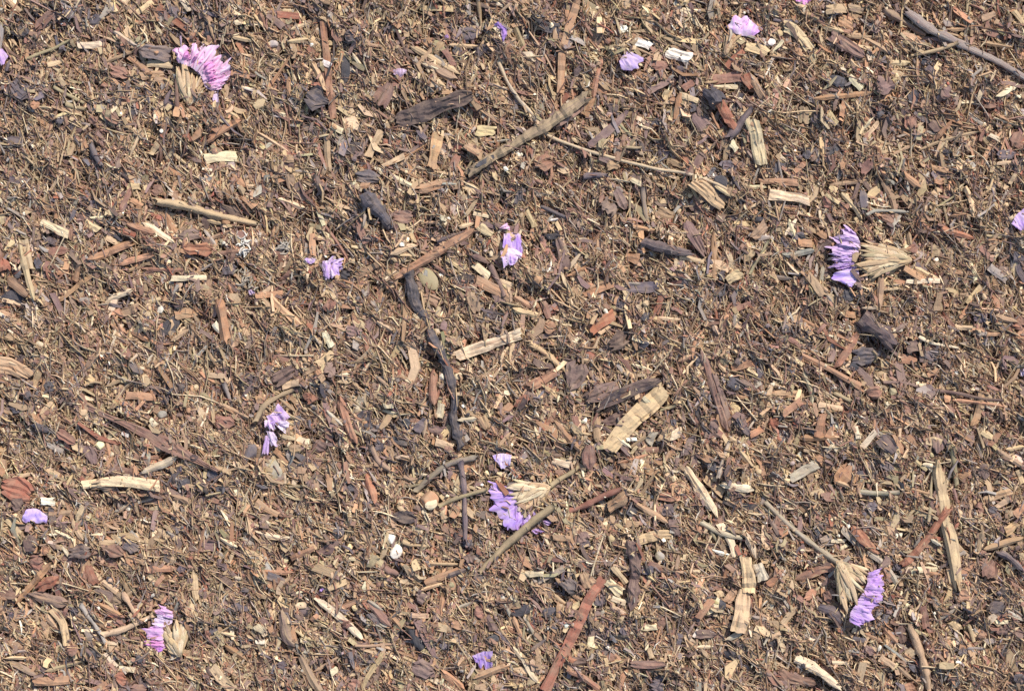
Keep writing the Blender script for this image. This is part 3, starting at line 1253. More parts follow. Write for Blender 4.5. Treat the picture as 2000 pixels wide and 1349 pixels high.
s 590 1349 650 1210 40 pt
s 380 1290 560 1270 50 tn/rb
c 890 930 1040 950 50 rb
s 1050 1130 1230 1130 35 or
b 1660 560 1830 580 90 rb
k 250 590 400 640 65 sl
p 1930 830 1970 760 100 sl =oblong slate-grey seed
@1 2
s 480 130 600 30 60 pt
b 130 260 300 150 105 db/mb =dark rectangular bark flake
c 200 290 340 260 60 pt
s 360 200 480 140 45 tn
k 420 290 540 280 100 bk
t 0 560 70 450 180 370 300 320 45 tn/ol =curved tan stem
c 0 400 60 390 60 or
s 180 390 300 490 35 tn
b 390 410 440 350 105 rb/rs =wine-brown flake
c 470 200 510 170 40 or
b 540 200 610 130 100 mb
s 620 260 750 255 28 pt
s 640 210 740 200 30 cr
s 740 270 860 350 25 tn
s 690 0 880 140 30 tn/sl
s 1060 40 1150 170 1240 270 45 or/rb
s 940 220 1040 300 25 tn
s 1370 150 1380 450 60 rb/or
c 1420 540 1440 420 60 cr/pt
c 770 500 830 380 80 gy/pt
s 640 370 720 600 780 750 70 rb/or =long reddish shard
s 550 480 690 610 30 gy/cr
c 990 450 1070 440 40 cr
s 970 480 1100 500 25 cr
k 820 560 880 510 100 bk
k 850 610 900 620 75
k 1130 600 1200 580 80
k 920 740 1000 760 90
c 1240 650 1320 540 80 sl =grey split wedge
s 1300 690 1325 540 30 pt
b 1340 640 1450 620 70 mb
s 1430 700 1510 600 45 tn/ye
c 1390 720 1530 760 60 pt
b 450 720 540 790 85 db/mb =square dark bark flake
c 320 700 420 720 40 cr
c 270 790 360 770 70 tn
s 150 780 260 880 60 or
k 100 900 160 980 140 gy/ol =crumbly grey clod
t 890 740 940 850 1040 940 45 tn/mb =bent brown stem
g 1240 1110 1360 1000 1500 900 1710 840 48 ol/sl =curved olive stem
g 1420 1220 1600 1140 1790 1090 35 ol/tn =olive straw by the seed husk
h 1320 1190 1370 1160 150 or =orange seed husk
b 1060 1290 1250 1320 85 bk/db =blackened bark block
s 1450 1240 1460 1349 45 cr/pt
s 850 950 900 1100 930 1220 60 rs/or =rust-red sliver
s 570 970 580 1100 45 or
s 1470 980 1490 1100 30 or
s 270 950 340 880 400 800 25 ye/tn
s 220 960 225 1050 35 pt/gy
c 0 1190 180 1290 60 tn/or
s 40 1140 180 1105 25 pt
g 250 1070 550 1060 25 ol
s 1560 560 1720 540 35 gy/pt
p 1550 210 1590 210 70 cr =round cream pebble
c 1110 1220 1150 1260 35 pt
c 1880 520 1984 430 60 or
c 1740 520 1800 620 90 tn/rb
s 1870 760 1984 640 25 tn
k 330 890 370 890 55
k 710 1060 770 1060 75
b 420 1020 530 1010 70 db
s 1690 320 1830 320 25 pt
s 1200 960 1360 990 20 cr
@2 2
t 130 -50 280 60 420 180 48 pt/tn =short tan cane
c 130 310 350 180 80 or/rb =feathered orange bark
b 440 330 530 100 160 mb =broad mauve bark plate
b 560 400 820 280 105 mb/db
b 640 470 900 330 1160 240 95 db/bk =dark fibrous wedge
b 700 590 890 500 85 db
c 740 790 900 590 1070 420 1190 310 145 pt/ye =big weathered tan slab
k 1000 330 1080 300 80
s 1010 375 1070 430 35 cr/ol
g 1150 480 1260 450 30 ol
s 790 670 930 780 30 cr
c 880 705 970 700 30 wh
s 930 770 1040 670 35 tn
c 1050 740 1100 640 70 gy/pt
s 1130 720 1190 620 35 tn/or
c 1220 680 1320 640 85 cr/pt
s 970 790 1210 780 40 rb
s 820 890 1060 820 30 or
s 330 560 430 680 540 790 50 or =orange sliver pointing at the bark spike
s 640 510 670 740 55 tn
b 590 740 600 940 105 rb/mb =dark red-brown bark spike
g 290 1060 400 1000 540 900 40 ol/tn
t 325 1215 150 1349 -60 1540 -240 1725 58 ol/tn =thick olive stem
t 430 1260 640 1180 830 1090 58 rb/rs =wine-red twig
c 740 1240 890 1130 90 tn/or
s 930 1180 1210 1349 40 or/tn
k 890 1250 960 1260 95 bk
b 1170 1220 1260 1300 105 sl/db
s 1340 910 1430 1060 1520 1190 1590 1320 82 cr/pt =pale split lath
s 1600 1040 1740 1070 1870 1085 60 cr =white frayed chip
c 1490 990 1640 1130 70 pt/or
t 1590 1000 1650 800 1680 720 35 gy/pt
s 1450 0 1530 220 1590 430 1670 660 60 rb/mb =long brown lath
s 1550 180 1640 430 1700 640 55 mb
b 1510 600 1600 660 160 db/mb
s 1310 860 1420 640 60 mb/sl
k 1520 880 1590 920 75
k 1660 250 1760 280 100
k 1430 100 1470 110 75
k 720 930 780 950 70
k 1230 570 1270 570 55
s 1280 110 1430 30 35 pt/or
s 1280 120 1340 240 30 rb
c 1690 160 1860 110 60 or
s 1590 110 1660 190 30 pt
c 1700 430 1760 490 60 pt
s 1730 375 1880 370 30 or/pt
c 1840 670 1940 620 60 or/rs
b 10 450 140 360 60 rs
c 230 620 290 550 50 rs
s 490 640 620 670 18 pt
s 480 520 500 600 60 rb
p 1060 1150 1090 1150 45 wh
c 310 870 450 900 55 cr/or
p 1900 940 1920 960 50 pt
s 1740 770 1860 920 45 tn/pt
s 1720 730 1840 690 20 pt
s 160 760 320 780 30 db
p 490 400 530 400 60 ol
s 1040 900 1170 850 30 mb
c 840 910 930 900 40 tn
g 510 960 590 1100 25 ol
s 920 120 1090 170 25 cr
s 830 110 1040 0 18 ye
b 1100 1140 1280 1150 70 rb/or
@3 2
c 250 50 480 170 720 300 48 or =clean orange lath
b 640 60 860 60 130 sl/bk =large slate flake
k 620 150 690 160 60
c 840 210 930 180 45 pt/or
b 1020 80 1150 110 70 or/rb
k 1170 30 1300 90 85 mb/sl
s 1230 210 1320 170 35 rb/or
t 890 265 1060 270 1160 300 28 mb
c 1160 290 1220 290 40 pt/cr
t 1280 325 1450 350 1650 390 1800 400 30 db/mb =long thin dark stem
s 1420 400 1620 420 1820 450 30 or
b 1240 260 1260 400 75 mb/sl
s 1570 620 1620 500 1650 300 55 or/tn
c 380 690 420 500 80 or
s 440 690 510 600 40 or
s 230 690 560 690 45 or
s 100 510 260 400 60 or/rb
b 0 590 80 560 80 rs
s 0 345 270 345 40 tn/or
s 250 170 330 330 340 440 40 ol/gy
c 380 430 580 470 45 pt
g 510 340 640 410 35 ol
c 720 770 830 640 50 cr/pt
s 670 600 690 700 40 cr
b 850 680 980 800 100 db/sl
c 160 1010 380 890 75 gy/ol =grey weathered chip
b 520 1060 640 900 105 or/rb
s 500 1020 630 1070 35 pt/or
s 740 850 830 1060 35 tn/pt
k 870 880 960 950 85
k 690 980 740 980 90
k 770 1200 830 1220 100
g 700 1105 850 1120 1010 1110 45 ol/gy =grey-green stem
s 1040 1070 1230 1120 25 or/pt
s 1315 830 1325 960 1345 1180 1370 1349 1400 1500 1440 1720 1470 1880 95 pt/tn =long upright lath
b 1300 650 1320 810 90 mb/db
g 1410 760 1440 930 1460 1060 40 ol
s 1360 860 1540 865 25 pt
s 1190 895 1300 910 28 cr
s 1130 870 1230 940 35 ye/ol
g 1230 1330 1270 960 25 ol
s 1430 1060 1460 1200 30 mb
s 1010 1690 1180 1530 1390 1220 62 rs/or =rust stick crossing the upright lath
c 1660 1180 1880 1100 60 or/pt
c 1760 1230 1860 1160 50 pt
k 1620 950 1720 960 120 db/mb
b 1600 1230 1660 1230 80 rb
k 1710 1240 1750 1240 65
c 1640 640 1730 690 50 ye/pt
s 1700 750 1790 640 50 rb/or
s 1830 780 1984 760 35 ye/pt
s 1760 780 1984 930 40 tn/mb
c 1470 1000 1560 950 60 or
s 1600 700 1670 860 35 gy/tn
k 1350 560 1390 560 65
b 650 350 720 340 80 db
b 750 350 870 330 90 rb
p 940 340 980 340 60 ol
c 440 800 480 760 45 cr/ye
c 1900 1290 1984 1210 60 or
c 1930 940 1984 1050 40 pt
@0 3
s 430 90 550 160 35 cr
s 390 130 460 130 25 cr/wh
s 570 0 590 80 660 175 35 tn/pt
s 220 110 260 40 30 or/pt
s 60 0 170 130 50 pt/tn
b 200 160 310 230 100 db
b 540 270 720 250 115 db/sl =purplish dark scale
c 780 190 900 190 40 tn/pt
b 790 220 980 290 95 rb/db
b 960 190 1090 250 90 sl/mb
s 990 290 1190 360 45 tn/or
b 230 330 350 340 110 rb/db
c 320 240 400 260 80 or/tn
s 120 670 280 490 430 330 45 or/tn =long slanting brown lath
b 280 560 480 450 100 rs =curled rust bark
b 0 580 150 610 70 db/rb
s 220 600 550 660 80 mb/tn =weathered ridged plank
b 680 360 760 520 75 rb/rs =rust-brown pod
s 800 490 920 580 50 pt
t 960 590 1090 770 45 tn/pt
s 960 600 1060 560 30 pt
b 880 600 950 660 100 tn/db
s 1000 610 1210 690 30 rb
s 830 730 990 780 40 rb
s 760 660 960 760 35 or
c 400 700 490 800 540 990 70 ye/pt =ragged honey chip
s 350 730 450 870 40 pt
t 640 670 760 850 820 970 35 gy =grey bent twig
k 720 840 770 890 65 bk
t 800 910 990 860 1190 760 50 pt =pale cane beside the magenta flower
c 850 1020 930 1010 50 pt/or
c 820 1050 910 1160 40 cr
c 1000 1130 1050 1090 40 pt/cr
c 920 1165 1060 1180 45 cr/pt
c 950 1120 990 1120 30 or
k 560 720 620 730 75
k 60 760 120 750 75
k 520 890 570 890 70
k 700 1000 735 1180 85
k 1080 1120 1110 1080 65
c 260 1270 550 1250 70 or =blunt orange log chip
s 60 1110 290 1220 40 mb/tn
s 40 1085 230 1090 30 pt
b 530 1040 620 1000 80 rb/db
s 720 1340 850 1270 40 or
s 880 1160 920 1349 30 mb/tn
s 1510 400 1520 560 1530 660 50 tn/pt
b 1130 400 1380 390 50 or/rb
s 1530 330 1600 60 30 or/rb
s 1700 140 1850 230 30 cr/pt
s 1880 110 1990 180 35 cr/pt
s 1210 530 1280 450 40 rb/or
s 1780 350 1830 240 35 ol/pt
s 1930 400 1985 540 40 or
s 1720 890 1850 930 25 pt/cr
b 1580 930 1640 880 50 rb/rs
s 1740 990 1930 1110 45 or
c 1650 1150 1740 1250 1830 1340 70 pt =tan chip above a deep hollow
k 1800 720 1870 710 75 bk
k 1380 400 1450 400 60
k 1640 860 1700 900 65
b 1700 380 1750 350 85 mb/db
c 1230 90 1400 170 50 pt/tn
b 1560 210 1690 210 80 mb
c 1260 1200 1310 1150 35 or
b 900 1240 990 1250 90 rb/rs
c 600 1240 640 1230 40 pt
b 1020 1330 1150 1320 80 rb/mb
s 360 1190 650 1110 30 tn/ol
s 450 950 530 1040 20 gy
@1 3
p 1030 160 1060 160 80 wh =smaller white pebble
p 1070 275 1110 240 95 wh =larger white pebble
t 1140 180 1230 210 1340 220 35 pt/tn
s 1160 130 1220 60 30 tn
s 1370 160 1360 310 40 or
s 840 80 900 230 980 280 30 db/tn
s 0 110 260 170 40 cr/pt
s 210 150 270 160 25 cr
s 80 10 120 80 30 cr
c 270 320 460 230 50 rb/or
b 480 270 620 220 60 db/mb
p 215 330 245 330 48 cr
c 720 320 830 320 35 cr/pt
c 880 390 940 290 70 pt/ol
t 1000 385 1110 440 50 mb/rb
s 1120 350 1290 480 45 tn/or
c 1310 510 1620 390 60 or =two-tone orange lath
s 1450 470 1650 400 45 db/sl
s 1280 560 1470 510 28 pt/or
b 1640 270 1690 340 90 db/mb
s 560 550 710 490 45 tn/pt
s 450 620 580 710 700 820 830 950 55 cr =jointed white stick
t 770 990 900 1000 1090 980 30 tn
s 820 1349 870 1230 1000 1040 40 tn/pt
k 1200 840 1290 980 105 bk =matte black twin lump
b 870 640 980 760 1060 840 70 rb/mb =mauve pod blade
s 870 630 990 720 25 gy
s 1070 740 1150 850 60 tn/or
s 1450 590 1440 760 45 or =short upright orange sliver
c 1210 750 1350 760 40 pt/rb
c 1520 820 1610 840 60 or
s 1450 800 1520 890 35 tn/pt
b 1210 1140 1400 1190 115 mb/db =dull mauve-brown bark slab
s 1430 1180 1640 1340 60 or =orange lath by the bark slab
s 1680 1250 1830 1190 1985 1140 60 tn/or
k 1800 960 1870 960 100
k 170 1150 230 1150 85
k 630 90 660 130 90
k 1600 200 1690 180 70
k 1440 960 1490 1010 55 sl
s 340 1060 440 1250 520 1349 60 tn/mb
s 200 700 250 900 320 1000 85 tn/mb
c 310 680 395 680 50 cr/pt
c 0 830 80 880 60 pt/cr
c 0 960 80 960 35 cr/wh
s 100 870 140 850 50 or
c 430 800 490 750 40 or
s 90 440 230 500 60 sl
s 180 550 280 440 25 tn
s 0 410 320 430 35 or/rb
s 310 590 390 550 25 cr/pt
c 645 425 685 470 40 cr
p 755 700 785 700 48 ye
c 580 1200 640 1170 60 cr/pt
k 330 740 420 720 80 mb/sl
s 450 1200 640 1080 25 tn
s 1540 710 1730 640 28 gy/pt
b 1240 600 1320 640 80 mb
b 1700 740 1780 720 100 rb
s 1790 760 1850 880 70 mb/db
s 1930 900 1990 870 50 or
b 720 1280 800 1310 90 rb
s 430 1300 430 1349 30 cr
s 1930 660 1980 780 30 gy/ol
p 1505 520 1535 520 48 ol/pt
s 1330 350 1580 370 25 tn/pt
@2 3
c 250 1349 400 1050 520 800 600 620 710 460 90 rs/rb =long brick-red lath
b 540 420 640 560 95 tn/rb
k 10 730 140 710 125 bk =glossy black coal piece
k 250 740 350 730 100
c 100 430 250 430 50 cr/pt
c 200 490 410 380 60 gy/pt
s 330 460 550 660 35 or/tn
c 470 700 530 660 60 ye/pt
b 390 470 510 560 105 sl/mb
s 360 640 370 810 35 tn/or
s 310 590 450 700 30 tn/pt
p 295 325 325 335 52 gy =bluish grey pebble
c 730 480 860 590 80 cr =fan-shaped cream chip
c 770 620 890 660 50 cr/pt
c 780 370 890 510 50 tn/pt
t 930 170 960 450 930 690 92 db/mb =thick mauve-brown stick
c 960 180 1120 130 1240 130 80 tn/pt =arched tan chip
k 1020 380 1100 400 75 sl
k 1080 470 1130 470 75
s 1020 400 1030 440 20 ye
s 1040 440 1120 500 25 ye
s 1060 440 1220 425 18 ye
p 1120 300 1160 300 80 ol/gy
s 1550 250 1700 300 30 wh =curved white sliver
c 1610 40 1690 160 1740 300 70 cr/pt
k 1680 220 1700 225 45
s 1790 110 1850 210 1900 330 60 pt/gy
c 1900 350 1960 490 95 cr/gy =white ridged slat
c 1790 300 1825 420 1840 590 95 ye/pt =upper of two stacked honey chips
c 1800 540 1785 680 1750 890 115 pt/ye =lower of two stacked honey chips
s 1650 960 1790 880 40 gy/pt
s 1840 760 1990 790 40 gy/mb
k 1560 650 1640 690 85 bk
k 1650 1040 1740 1090 65 bk
s 1350 410 1480 415 22 pt/cr
c 1660 660 1740 560 80 tn/or
c 1440 780 1550 620 60 or/rb
c 1580 600 1640 580 60 pt
k 850 840 890 900 65 sl
c 1020 850 1130 850 60 cr/pt
s 1210 800 1215 870 45 ye/ol
b 1140 870 1180 780 60 rb
s 0 760 100 960 40 or/tn
g 110 790 190 940 30 gy/ol
s 0 1000 90 1100 150 1200 210 1280 40 cr/pt
s 140 1020 270 940 30 db/sl
s 430 1170 560 1240 700 1340 45 rb/or
b 430 1110 590 1110 75 db
c 430 1080 490 1110 45 rs/or
c 610 920 620 1010 60 cr/pt
b 740 1060 810 1110 60 rb
b 910 1130 1190 1120 60 mb/rb
b 1070 1280 1180 1290 125 sl =large rounded slate chip
c 660 1280 740 1280 50 tn/or
c 500 1320 560 1290 40 pt
s 1060 1000 1080 1080 40 tn/pt
s 1350 940 1450 1040 30 or/tn
s 1420 1000 1570 1000 25 pt/cr
s 1380 1090 1460 1180 25 tn/pt
g 1470 30 1600 110 1780 160 45 ol/cr
g 1540 100 1610 220 30 ol
b 510 120 590 180 95 mb
k 530 190 600 230 75 db/sl
s 310 150 460 160 50 tn/or
c 860 40 990 50 50 tn/or
b 1240 0 1290 140 60 mb/db
p 755 160 785 160 58 ye/ol
b 1420 900 1590 900 75 db/mb
k 1180 680 1220 680 80 db/bk
p 410 830 430 830 40 wh
k 650 640 700 640 75
@3 3
c 560 80 680 190 70 gy/pt
c 480 175 600 180 35 cr
c 560 240 620 210 30 cr/pt
b 640 60 720 150 860 280 70 rs/or =bright orange shard
k 350 130 420 110 75 bk/sl
s 400 180 490 140 50 tn/gy
c 990 140 1050 140 40 wh/cr
s 760 250 900 360 1000 510 45 gy/ol =weathered grey-olive splinter
c 1150 400 1320 405 55 pt/cr
s 1220 430 1350 440 28 or
s 1250 160 1340 220 28 gy/cr
s 1460 210 1560 310 40 tn/pt
s 0 0 100 160 40 db/mb
s 1660 250 1820 200 1985 150 50 tn/or
c 1830 120 1930 40 80 or/ye
s 1610 300 1660 70 40 tn/pt
b 1690 470 1750 330 110 rb =broad red-brown flake
b 1710 740 1820 650 125 sl/db
s 1760 260 1870 310 1985 420 50 sl/mb
c 1760 805 1860 805 30 cr
s 1860 910 1950 850 30 pt/cr
g 1560 830 1600 960 35 pt/ol
t 1085 830 1130 920 1180 1050 1220 1200 1240 1349 62 tn/pt =long tan rod
s 880 840 1000 970 40 or/rb
b 1010 850 1060 980 70 db/rb
c 860 1080 980 1150 60 pt/or
s 1000 1150 1120 1260 30 tn
k 1100 1150 1165 1190 58 sl/bk =blue-black seed
k 955 1230 1000 1220 50 bk
c 490 1120 650 1120 30 pt/cr
s 700 1110 800 1130 30 pt
t 200 1080 370 1170 540 1310 78 cr =thick cream stick with a burnt knot
b 60 1180 220 1250 380 1290 80 rb/db
b 425 575 505 635 90 db/rb =dark glossy pod
t 400 690 480 730 560 810 88 sl/db =dark stub below the pod
s 540 720 610 790 35 cr/tn
c 650 870 720 890 40 cr
s 650 930 760 950 35 sl
s 730 890 880 950 35 or
s 80 870 230 680 45 pt/tn
s 0 960 100 890 35 pt
b 270 630 370 560 60 rb/or
s 0 530 120 400 60 or/rb
b 210 490 370 420 520 390 60 rb/mb
c 80 930 130 1040 40 cr/pt
k 20 990 80 960 90
k 870 780 940 760 85
k 980 390 1020 400 75 sl
k 1800 1060 1880 1040 65 bk
k 1910 1260 1970 1240 85
k 1480 1050 1520 1020 75
b 720 1000 820 1040 80 mb
c 1340 1140 1430 1110 40 pt/or
c 1560 1130 1600 1100 40 pt
s 1680 1240 1740 1190 25 pt
s 1540 1010 1700 1020 25 gy/sl
s 1840 710 1985 800 30 gy
s 1420 800 1500 880 60 ye/tn
c 1460 600 1550 600 90 or/tn
s 1300 800 1450 700 30 gy/tn
c 1640 900 1700 920 60 rb/or
b 1760 880 1860 870 70 mb/rb
c 1190 680 1230 860 60 rb
s 1040 710 1110 660 30 cr
s 980 650 1100 640 25 pt
c 1040 1320 1140 1310 70 rb/or
b 400 1180 500 1190 80 rb
c 1400 1340 1450 1310 40 or
"""
KINDS = {'c': ('wood_chip', 'wood chip', 'wood chips lying in the mulch'),
         's': ('wood_splinter', 'splinter', 'wood splinters lying in the mulch'),
         'n': ('straw_piece', 'straw', 'thin straws lying in the mulch'),
         'b': ('bark_flake', 'bark flake', 'bark flakes lying in the mulch'),
         't': ('twig', 'twig', 'twigs lying in the mulch'),
         'g': ('grass_stem', 'grass stem', 'dry grass stems in the mulch'),
         'k': ('charcoal_piece', 'charred piece', 'charred pieces in the mulch'),  # one stands in for the shadow behind the five-lobed lilac corolla
         'p': ('pebble', 'pebble', 'pebbles in the mulch'),
         'f': ('flat_stone', 'flat stone', 'pebbles in the mulch'),
         'h': ('seed_husk', 'seed husk', 'seed husks in the mulch'),
         'd': ('soil_clod', 'clod', 'clods in the mulch'),
         'l': ('lichen_tuft', 'lichen tuft', 'lichen tufts in the mulch')}
CATS = {'c': 'wood chip', 's': 'splinter', 'n': 'straw', 'b': 'bark', 't': 'twig', 'g': 'grass stem', 'k': 'charcoal', 'p': 'pebble',
        'f': 'stone', 'h': 'seed husk', 'l': 'lichen', 'd': 'clod'}
items = []
org, zf = (0, 0), 3.968
for line in CATALOGUE.strip().splitlines():
    if line.startswith('@'):
        c_, r_ = (int(q) for q in line[1:].split())
        org = (500 * c_, (0, 340, 680, 1010)[r_])
        zf = 3.98 if r_ == 3 else 3.968
        continue
    line, _, short = line.partition('=')
    tok = line.split()
    nums = []
    k = 1
    while k < len(tok) and tok[k].lstrip('-').isdigit():
        nums.append(int(tok[k]))
        k += 1
    col = tok[k] if k < len(tok) else None
    w = nums[-1] / zf
    pts = np.array([(org[0] + nums[q] / zf, org[1] + nums[q + 1] / zf) for q in range(0, len(nums) - 1, 2)])
    L = sum(np.hypot(*(pts[q + 1] - pts[q])) for q in range(len(pts) - 1))
    kind = tok[0]
    if short.strip() == 'crumbly grey clod':
        kind = 'd'
    if kind == 's' and nums[-1] <= 30:
        kind = 'n'
    if kind == 's' and L / w < 3.7 and not short:
        kind = 'c'
    items.append(dict(kind=kind, pts=pts, w=w, L=L, col=col, short=short.strip(), c=pts.mean(0), idx=len(items)))

def finish(it, me, origin, extra=()):
    o = link(KINDS[it['kind']][0], me, origin)
    o['category'] = CATS[it['kind']]
    o['group'] = KINDS[it['kind']][2]
    it['obj'], it['origin'] = o, origin
    return o

def part(parent, porigin, name, data, cols, mat, smooth=False, origin=None):
    V, F, G, org_ = data[:4]
    return link(name, build_mesh(name, V, F, cols[0], cols[1], G, mat, org_, smooth), org_, parent, porigin)

def T(c, r, *p):
    """points read off enlargement (c, r) of the photograph -> photo pixels"""
    f = 3.98 if r == 3 else 3.968
    return np.array([(500 * c + p[q] / f, (0, 340, 680, 1010)[r] + p[q + 1] / f) for q in range(0, len(p), 2)])

def place(it):
    r = np.random.default_rng(1000 + it['idx'])
    k, w, pts = it['kind'], it['w'], it['pts']
    PROUD[0] = 74 if it['short'] in first else 74 if it['short'] else 62
    MARK[0] = 3 if it['short'] and it['L'] < 70 else 1 if k == 'k' else 2
    if k in 'csbn':
        V, F, G, o = slab(pts, w, 's' if k == 'n' else k, r)
        c1, c2 = cols_of(it['col'], r)
        finish(it, build_mesh(KINDS[k][0], V, F, c1, c2, G, M_BARK if k == 'b' else M_WOOD, o), o)
    elif k in 'tg':
        V, F, G, o, path = rod(pts, w, r, taper=0.3 if k == 't' else 0.15, knots=3 if k == 't' else 1, sides=10 if w > 12 else 8, rough=0.2 if it['short'] in first else 0.10 if k == 't' else 0.04, mark=2)
        c1, c2 = cols_of(it['col'], r)
        finish(it, build_mesh(KINDS[k][0], V, F, c1, c2, G, M_TWIG if k == 't' else M_WOOD, o, smooth=w < 18), o)
    elif k == 'k':
        code = it['col'] or R.choice(['bk/sl', 'sl/bk', 'sl/mb', 'bk/sl', 'sl/db'])
        it['col'] = code
        if not it['short'] and r.random() < 0.9:
            p0, p1 = pts[0], pts[-1]
            d = p1 - p0
            if np.hypot(*d) < w * 0.8:
                d = d / (np.hypot(*d) + 1e-9) * w * 0.5 if np.hypot(*d) > 2 else np.array([w * .5, r.uniform(-.5, .5) * w])
                p0, p1 = (pts[0] + pts[-1]) / 2 - d, (pts[0] + pts[-1]) / 2 + d
            V, F, G, o = slab([p0, (p0 + p1) / 2 + r.normal(0, .12 * w, 2), p1], w * 0.85, 'b', r, thick=4.5)
        else:
            V, F, G, o = lump(pts[0], pts[-1], w * 0.9, r, height=0.26, facet=0.55, sink=0.3, mark=1 if not it['short'] else 2)
        c1, c2 = cols_of(code, r)
        finish(it, build_mesh('charcoal_piece', V, F, c1, c2, G, M_CHAR, o), o)
    elif k == 'd':
        V, F, G, o = lump(pts[0], pts[-1], w, r, height=0.3, facet=0.6, sink=0.25, mark=2)
        c1, c2 = cols_of(it['col'], r)
        finish(it, build_mesh('soil_clod', V, F, c1, c2, G, M_STONE, o), o)
    elif k in 'pfh':
        r_ = dict(height=0.5, facet=0.5, sub=3, sink=0.15) if k == 'p' else dict(height=0.85, facet=0.25, sub=3, sink=0.0) if k == 'h' else dict(height=0.28, facet=0.10, sub=3)
        PROUD[0] += 10
        V, F, G, o = lump(pts[0], pts[-1], w, r, mark=3, **r_)
        c1, c2 = cols_of(it['col'], r)
        finish(it, build_mesh(KINDS[k][0], V, F, c1, c2, G, M_STONE, o, smooth=k == 'h'), o)
    elif k == 'l':
        c1, c2 = cols_of(it['col'], r)
        o = np.array([*pts.mean(0), float(h_at(*pts.mean(0)))])
        e = bpy.data.objects.new('lichen_tuft', None)
        root_col.objects.link(e)
        e.location = tuple(to_world(o[None])[0])
        e['category'], e['group'] = 'lichen', KINDS['l'][2]
        it['obj'] = e
        for q in range(24):
            a = pts[0] + (pts[-1] - pts[0]) * r.random() + r.normal(0, w * 0.16, 2)
            an = r.uniform(0, 6.3)
            ln = r.uniform(8, 17)
            b = a + ln * np.array([math.cos(an), math.sin(an)])
            m = (a + b) / 2 + r.normal(0, 2.5, 2)
            part(e, o, 'lichen_frond', rod([a, m, b], r.uniform(2.4, 4.6), r, knots=1, sides=6, conform=.2, mark=3), (c1, c2), M_STONE, True)

by_short = {}
for it in items:
    if it['short']:
        by_short[it['short']] = it
for it in items:
    if it['kind'] == 'k':
        d = it['pts'][-1] - it['pts'][0]
        char_patch(it['c'], it['L'] * .38 + it['w'] * .48, it['w'] * .56, math.atan2(d[1], d[0]), R.uniform(.7, .98))
for c_, sx, sy, a_ in (((684, 120), 22, 60, 0), ((640, 195), 40, 30, 0), ((45, 165), 30, 36, 0), ((385, 40), 50, 28, 0), ((130, 40), 44, 26, 0), ((400, 960), 46, 36, 0), ((730, 840), 60, 34, .2), ((240, 200), 22, 34, .5),
                        ((700, 420), 26, 50, .1), ((180, 420), 50, 24, 0), ((1400, 770), 36, 40, 0), ((1700, 1200), 30, 24, 0), ((1550, 660), 30, 30, 0), ((1180, 1240), 40, 30, 0), ((690, 1290), 50, 26, 0), ((1920, 1180), 40, 30, 0)):
    char_patch(np.array(c_), sx, sy, a_, .8)
first = ('long black root', 'charred black stub')
rank = {'d': 0, 'k': 0, 'b': 1, 'f': 1, 'h': 1, 'l': 6, 'c': 2, 's': 3, 'p': 4, 'n': 3.5, 't': 7, 'g': 8}
def order(it):
    r0 = rank[it['kind']]
    if it['short'] in first:
        r0 = 0.5
    return (r0, -it['w'])
queue = sorted(items, key=order)
for it in queue:
    if rank[it['kind']] < 5 or it['short'] in first:
        place(it)

# ------------------------------------------------------------------ flowers and petals
VIOLET, LILAC, PINK, MAGENTA, PURPLE = lin((174, 136, 202)), lin((204, 176, 208)), lin((222, 150, 196)), lin((196, 132, 188)), lin((164, 122, 186))
PALE = lin((220, 202, 216))
flowers = []

